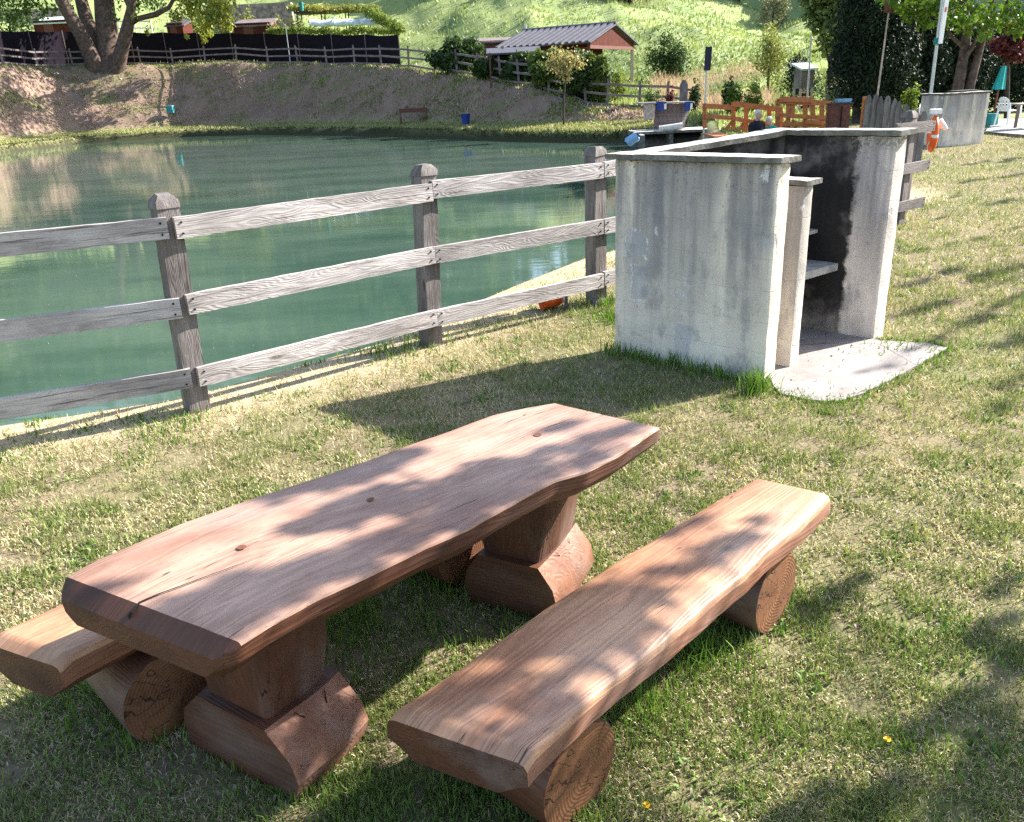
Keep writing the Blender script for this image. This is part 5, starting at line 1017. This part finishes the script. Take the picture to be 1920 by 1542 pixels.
sc_d = np.clip(rq/3, .8, 6)**.62; h = np.where(green, rng.uniform(.016, .036, n)*(.7+.9*gt), rng.uniform(.014, .034, n))*np.clip(sc_d, .9, 1.9); w = rng.uniform(.0022, .0042, n)*sc_d*1.25
lean = np.where(green, rng.uniform(.1, 1.0, n), rng.uniform(.6, 1.5, n)); az__ = rng.random(n)*6.28; nz_ = rq < 4.5
for q_, sg_ in ((nz_, 2), (~nz_, 1)): blades('lawn_grass', P[q_], h[q_], w[q_], lean[q_], az__[q_], col[q_], None, sg_)
# tufts: along the barbecue wall, round the legs, scattered clumps
tc = []
for q in np.linspace(.02, 1.27, 30): p = Q(q+random.uniform(-.02, .02), -.02-.05*random.random()); tc.append((p.x, p.y, .05, 16, .05, .15, 1))
for px, py, k in ((1420, 735, 70), (1405, 740, 50), (1432, 730, 40)): p = G(px, py); tc.append((p.x, p.y, .035, k, .08, .20, 2))
for px, py, rd, k, hh_ in ((650, 1160, .10, 160, .10), (640, 1210, .12, 160, .08), (790, 1110, .12, 160, .09), (850, 1090, .09, 120, .10), (330, 1320, .16, 300, .09), (240, 1320, .16, 260, .09), (180, 1260, .10, 140, .08), (420, 1330, .08, 120, .08), (500, 1460, .12, 160, .07), (640, 1480, .10, 120, .07), (1290, 1240, .10, 170, .11), (1340, 1210, .09, 140, .10), (1250, 1330, .12, 150, .07), (1180, 1330, .10, 160, .09), (1430, 1390, .10, 130, .06), (1090, 1520, .10, 100, .07), (880, 1510, .12, 160, .07), (1700, 1400, .10, 130, .06), (1500, 1150, .1, 120, .06), (960, 1190, .14, 160, .07), (780, 1250, .14, 160, .07), (800, 640, .12, 60, .08), (350, 790, .12, 90, .06), (300, 815, .14, 100, .05), (1150, 600, .14, 110, .10), (1140, 570, .12, 90, .13), (740, 660, .16, 80, .09), (1650, 655, .1, 60, .07), (1720, 655, .12, 80, .06), (1590, 755, .14, 70, .05), (1480, 760, .14, 80, .05)):
    p = G(px, py); tc.append((p.x, p.y, rd, int(k*1.7), hh_*.4, hh_*1.15, 1))
for i_ in range(0, len(padc)-18, 1):
    if i_ < 78: p = padc[i_]+V((random.gauss(0, .02), random.gauss(0, .02), 0)); tc.append((p.x, p.y, .03, 12, .015, .05, 1))
for _ in range(420):
    r_ = (1.3**.8+random.random()*(12**.8-1.3**.8))**1.25; a_ = rad(random.uniform(-40, 42)); tc.append((r_*math.sin(a_), r_*math.cos(a_), random.uniform(.03, .09), random.randint(18, 45), .015, random.uniform(.03, .05), 1))
X_ = np.concatenate([rng.normal(c[0], c[2], c[3]) for c in tc]); Y_ = np.concatenate([rng.normal(c[1], c[2], c[3]) for c in tc]); h = np.concatenate([rng.uniform(c[4], c[5], c[3]) for c in tc]); br = np.concatenate([np.full(c[3], c[6]) for c in tc])
s_, b_ = pond_sd(X_, Y_); ok = (s_ > .6) & (~inpoly(X_, Y_, PADN) | ((rng.random(len(X_)) < .35) & (np.hypot(X_-1.95, Y_-5.2) < 9))); qa = ((X_-QA.x)*E2.y-(Y_-QA.y)*E2.x)/(E1.x*E2.y-E1.y*E2.x); qb = ((X_-QA.x)*E1.y-(Y_-QA.y)*E1.x)/(E2.x*E1.y-E2.y*E1.x); ok &= ~((qa > -.01) & (qa < 1.29) & (qb > -.01) & (qb < 1.58))
X_, Y_, h, br = X_[ok], Y_[ok], h[ok], br[ok]; n = len(X_); col = lerp((.06, .125, .018), (.17, .28, .04), rng.random(n)); dd_ = np.hypot(X_, Y_)
blades('grass_tufts', np.stack([X_, Y_, tz(X_, Y_)], 1), h, rng.uniform(.003, .0055, n)*np.clip(dd_/3, .9, 2.2), rng.uniform(.05, .9, n), rng.random(n)*6.28, col)
# broad weed leaves and fallen bits
wc_ = [((r_*math.sin(a_)), r_*math.cos(a_)) for r_, a_ in ((random.uniform(1.3, 8), rad(random.uniform(-38, 40))) for _ in range(170))]
X_ = np.concatenate([rng.normal(c[0], .06, 26) for c in wc_]); Y_ = np.concatenate([rng.normal(c[1], .06, 26) for c in wc_]); s_, b_ = pond_sd(X_, Y_); ok = (s_ > 1) & ~inpoly(X_, Y_, PADN); qa = ((X_-QA.x)*E2.y-(Y_-QA.y)*E2.x)/(E1.x*E2.y-E1.y*E2.x); ok &= ~((qa > -.05) & (qa < 1.33) & (np.hypot(X_-2.2, Y_-6.2) < 1.6)); X_, Y_ = X_[ok], Y_[ok]; n = len(X_)
blades('broad_leaf_weeds', np.stack([X_, Y_, tz(X_, Y_)], 1), rng.uniform(.02, .05, n), rng.uniform(.008, .015, n), rng.uniform(.7, 1.45, n), rng.random(n)*6.28, lerp((.06, .12, .02), (.16, .27, .05), rng.random(n)))
n = 2600; r_ = 1.3+rng.random(n)**1.4*11; a_ = rng.uniform(rad(-40), rad(42), n); X_, Y_ = r_*np.sin(a_), r_*np.cos(a_); s_, b_ = pond_sd(X_, Y_); ok = s_ > .9; X_, Y_ = X_[ok], Y_[ok]; n = len(X_)
P = np.stack([X_, Y_, tz(X_, Y_)+.012], 1); blades('leaf_litter', P, rng.uniform(.012, .035, n), rng.uniform(.006, .016, n), rng.uniform(1.3, 1.7, n), rng.random(n)*6.28, lerp((.10, .06, .035), (.42, .33, .24), rng.random(n)))
# far bank growth
N = 130000; px = rng.uniform(-160, 1330, N); r_az = np.interp(px, _apx, _aaz); dsh = np.interp(r_az, SH_AZ, SH_D); hb = np.interp(px, BPX, BH); wbv = np.maximum(2, 1.25*hb)
s = rng.random(N)*(wbv+8.5)+.1; dxy = np.stack([np.sin(r_az), np.cos(r_az)], 1)*(dsh+s)[:, None]; x, y = dxy[:, 0], dxy[:, 1]
patch = fbm(x, y+3*tz(x, y), .5, 51); fine_ = vnoise(x, y, 1.3, 53); strip_ = s < 5.4; keep = rng.random(N) < np.where(strip_, .8, np.clip((.6*patch+.4*fine_-.25)*2.2, .1, .85)); x, y, s, patch, fine_, strip_, wbv = [q[keep] for q in (x, y, s, patch, fine_, strip_, wbv)]; n = len(x)
top_ = s > 5.2+wbv*.93; gm_ = rng.random(n) < np.where(strip_, .45, np.where(top_, .75, np.clip((patch-.47)*5, .03, .8)))
col = np.where(gm_[:, None], lerp((.08, .13, .025), (.26, .30, .07), rng.random(n)), np.where(strip_[:, None], lerp((.30, .27, .13), (.44, .39, .21), rng.random(n)), lerp((.26, .18, .14), (.55, .40, .33), rng.random(n))))
edge_ = s < .6; col[edge_] = lerp((.03, .045, .015), (.12, .14, .04), rng.random(int(edge_.sum())))
h = np.where(strip_, rng.uniform(.06, .16, n), rng.uniform(.08, .22, n))*np.where(edge_, 1.6, 1); blades('bank_grass', np.stack([x, y, tz(x, y)], 1), h, rng.uniform(.05, .12, n)*np.where(strip_, .7, 1), rng.uniform(.3, 1.4, n), rng.random(n)*6.28, col, None, 1)
# meadow on the hillside and rough grass behind the right shore
N = 150000; px = rng.uniform(300, 1800, N); d = (29**-1+rng.random(N)*(135**-1-29**-1))**-1; r_az = np.interp(px, _apx, _aaz); x, y = d*np.sin(r_az), d*np.cos(r_az); sdv, biv = pond_sd(x, y); sdv = np.where(biv >= NFAR0, shore_r(x, y), sdv); wbv = np.maximum(2, 1.25*np.interp(px, BPX, BH))
ok = np.where(biv >= NFAR0, sdv > 6+wbv, sdv > 1.0) & ((d > 84) | (px > 820)) & ((d > 38) | (px < 1560)); x, y, d, px = x[ok], y[ok], d[ok], px[ok]; n = len(x); pn = fbm(x, y, .16, 61)
reed = (px > 1225) & (px < 1450) & (d > 50) & (d < 72) & (pn > .36)
col = lerp((.10, .15, .04), (.40, .43, .17), np.clip(rng.random(n)*.6+(pn-.5)*1.6+.25, 0, 1)); col[reed] = lerp((.34, .22, .16), (.58, .42, .32), rng.random(int(reed.sum())))
h = np.where(reed, rng.uniform(.5, 1.3, n), rng.uniform(.15, .45, n)*(.6+pn)*np.clip((d-25)/25, .25, 1)); blades('meadow_grass', np.stack([x, y, tz(x, y)], 1), h, np.where(reed, .05, rng.uniform(.08, .2, n)), rng.uniform(.1, .9, n), rng.random(n)*6.28, col, None, 1)
# wooded hillside beyond the meadow
n = 42000; a_ = rng.uniform(rad(-62), rad(60), n); d = 128+rng.random(n)**1.2*150; x, y = d*np.sin(a_), d*np.cos(a_); ke = (vnoise(x, y, .09, 71)+.5*vnoise(x, y, .2, 72) > .38) & ~((np.abs(px_of(x, y)-1000) < 62) & (d > 132))
x, y = x[ke], y[ke]; n = len(x); zc = 4+11*vnoise(x, y, .11, 73); p = np.stack([x, y, tz(x, y)+zc*rng.random(n)**.6], 1); a = rng.normal(size=(n, 3)); a /= np.linalg.norm(a, axis=1)[:, None]; b = np.cross(a, rng.normal(size=(n, 3))); b /= np.linalg.norm(b, axis=1)[:, None]
s = rng.uniform(.9, 2.2, n)[:, None]; col = lerp((.02, .045, .014), (.14, .18, .04), np.clip(vnoise(x, y, .12, 74)*.7+rng.random(n)*.5-.1, 0, 1))
tag(npmesh('woodland', np.stack([p-a*s, p+b*s*.6, p+a*s, p-b*s*.6], 1).reshape(-1, 3), np.arange(4*n).reshape(n, 4), np.repeat(col, 4, 0), LEAF), kind='stuff')
n = 260; px = rng.uniform(-60, 1120, n); py = rng.uniform(300, 760, n); P = np.array([tuple(G(a, b, WZ+.004)) for a, b in zip(px, py)]); s_, b_ = pond_sd(P[:, 0], P[:, 1]); P = P[s_ < -.15]; n = len(P)
blades('floating_bits', P, rng.uniform(.008, .03, n), rng.uniform(.006, .016, n), np.full(n, 1.5), rng.random(n)*6.28, lerp((.14, .16, .09), (.34, .33, .24), rng.random(n)), None, 1)
# dandelions
for px, py, lab in ((1655, 1412, 'yellow dandelion in the grass right of the honey brown bench'), (1207, 1536, 'yellow dandelion at the bottom edge of the picture'), (1334, 1186, 'small orange yellow flower in the tuft under the far end of the honey brown bench')):
    p = G(px, py); p.z = tz1(p.x, p.y); t_ = thing('dandelion', lab, 'flower', p, 'dandelions in the lawn'); mb = MB(); mb.tube([p, p+V((.006, -.004, .055))], .0018, 5); mb.build('stem', plain('stem_green', (.08, .14, .03)), t_)
    mb = MB(); c = p+V((.006, -.004, .057))
    for k in range(22):
        a_ = k*2.4; r_ = .013 if k < 13 else .008; d_ = V((math.cos(a_), math.sin(a_), 0)); e_ = V((-d_.y, d_.x, 0)); zz_ = .002 if k < 13 else .006
        mb.add([c, c+d_*r_*.6+e_*.0028+Zv*zz_, c+d_*r_+Zv*zz_*1.4, c+d_*r_*.6-e_*.0028+Zv*zz_], [(0, 1, 2, 3)])
    mb.build('flower', YEL, t_)
# ------------------------------------------------------------------ trees out of frame whose branches dapple the lawn and table
TG1 = [(300, 1165, .75, .10), (360, 1120, .75, .10), (420, 1150, .75, .11), (480, 1095, .75, .10), (540, 1110, .75, .10), (590, 1050, .75, .09), (650, 1050, .75, .09), (330, 1215, .75, .09), (700, 1020, .75, .06), (790, 970, .75, .07), (870, 925, .75, .065), (960, 895, .75, .075), (900, 875, .75, .05), (1010, 850, .75, .05), (1120, 820, .75, .08), (1180, 803, .75, .07), (1050, 800, .75, .045), (660, 935, .75, .04), (170, 1110, .75, .05), (700, 1090, .75, .05),
       (1250, 1070, .45, .08), (1165, 1125, .45, .085), (1110, 1190, .45, .07), (1060, 1150, .45, .05), (1190, 1190, .45, .06), (950, 1255, .45, .08), (870, 1300, .45, .06), (1010, 1290, .45, .06), (830, 1345, .45, .06), (1040, 1350, .45, .06), (1340, 1040, .45, .07), (1400, 1005, .45, .07), (1310, 975, .45, .035), (1250, 1000, .45, .035), (740, 1345, .45, .06), (960, 1400, .45, .05),
       (60, 1420, 0, .15), (180, 1490, 0, .16), (330, 1450, 0, .12), (420, 1520, 0, .16), (40, 1530, 0, .14), (250, 1540, 0, .14), (690, 1510, 0, .12), (820, 1500, 0, .10), (600, 1540, 0, .12), (110, 1370, 0, .10), (1000, 1535, 0, .08), (500, 1400, .0, .10),
       (1540, 1128, 0, .11), (1590, 1100, 0, .06), (1860, 1190, 0, .08), (1905, 1240, 0, .10), (1790, 1330, 0, .11), (1850, 1390, 0, .12), (1720, 1370, 0, .07), (1640, 1510, 0, .10), (1800, 1510, 0, .11), (1905, 1480, 0, .10), (1500, 1525, 0, .07), (1880, 1100, 0, .05)]
TG2 = [(1720, 530, 0, 0.14), (1780, 510, 0, 0.17), (1850, 520, 0, 0.19), (1900, 505, 0, 0.15), (1760, 575, 0, 0.16), (1830, 600, 0, 0.16), (1700, 590, 0, 0.11), (1890, 640, 0, 0.14), (1760, 640, 0, 0.09), (1660, 690, 0, 0.06), (1620, 700, 0, 0.04), (1700, 662, 0, 0.06), (1830, 305, 0, 0.22), (1890, 300, 0, 0.25), (1900, 330, 0, 0.22), (1820, 340, 0, 0.19), (1880, 380, 0, 0.19), (1790, 370, 0, 0.12), (1760, 410, 0, 0.10), (1900, 430, 0, 0.09), (1840, 447, 0, 0.09), (1780, 458, 0, 0.07), (1730, 470, 0, 0.06), (1890, 720, 0, 0.07), (1870, 770, 0, 0.06), (1700, 380, 0, 0.10), (1890, 262, 0, 0.19)]
def shade_tree(label, tg, L, lb, seed, n_per, dens):
    r = random.Random(seed); bl = []; ends = []
    for px, py, z, rd in tg:
        p = G(px, py, z); l = L*r.uniform(.93, 1.1); c = p+SUN*l; ends.append(c); e_ = V((.80, .60, 0)); k_ = r.uniform(.75, 1.15)
        for q in (-1.5, -.6, .3, 1.2): bl.append((c+e_*(q*rd*k_*1.1)+V((r.gauss(0, rd*.16), r.gauss(0, rd*.16), r.gauss(0, rd*.12))), (rd*.55, rd*.55, rd*.36)))
    cen = sum(ends, V((0, 0, 0)))/len(ends); b = cen+V(lb); b.z = 0
    t = thing('tree', label, 'tree', b, 'leafy trees at the right of the lawn'); mb = MB(); top = cen+V((lb[0]*.75, lb[1]*.75, 1.0)); fork = b.lerp(top, .6); fork.z = cen.z*.55
    mb.tube([b-Zv*.2, b+Zv*cen.z*.3, fork, top], [.17, .14, .11, .05], 10, True, 0, None, .03)
    hubs = []
    for i in range(7):
        sel = ends[i::7]; h = sum(sel, V((0, 0, 0)))/len(sel); h = h.lerp(fork, .35); hubs.append(h); mb.tube([fork, fork.lerp(h, .5)+Zv*.25, h], [.06, .04, .025], 7)
    for i, c in enumerate(ends): h = min(hubs, key=lambda q: (q-c).length); mb.tube([h, h.lerp(c, .6)+Zv*.06, c], [.018, .012, .006], 5)
    mb.build('trunk', BARK, t, 60)
    n = int(sum((b_[1][0]/.15)**2 for b_ in bl)*dens); crown('crown', t, bl, n, .085, G_MID, seed, fill=.5, lump=.4, mn=.0, asp=.7)
shade_tree('leafy tree right of the benches whose branches dapple the picnic table', TG1, 6.3, (2.2, -5.5, 0), 301, 30, 105)
shade_tree('leafy tree at the far right of the lawn whose branches dapple the grass', TG2, 11.0, (4.0, 1.0, 0), 302, 30, 70)
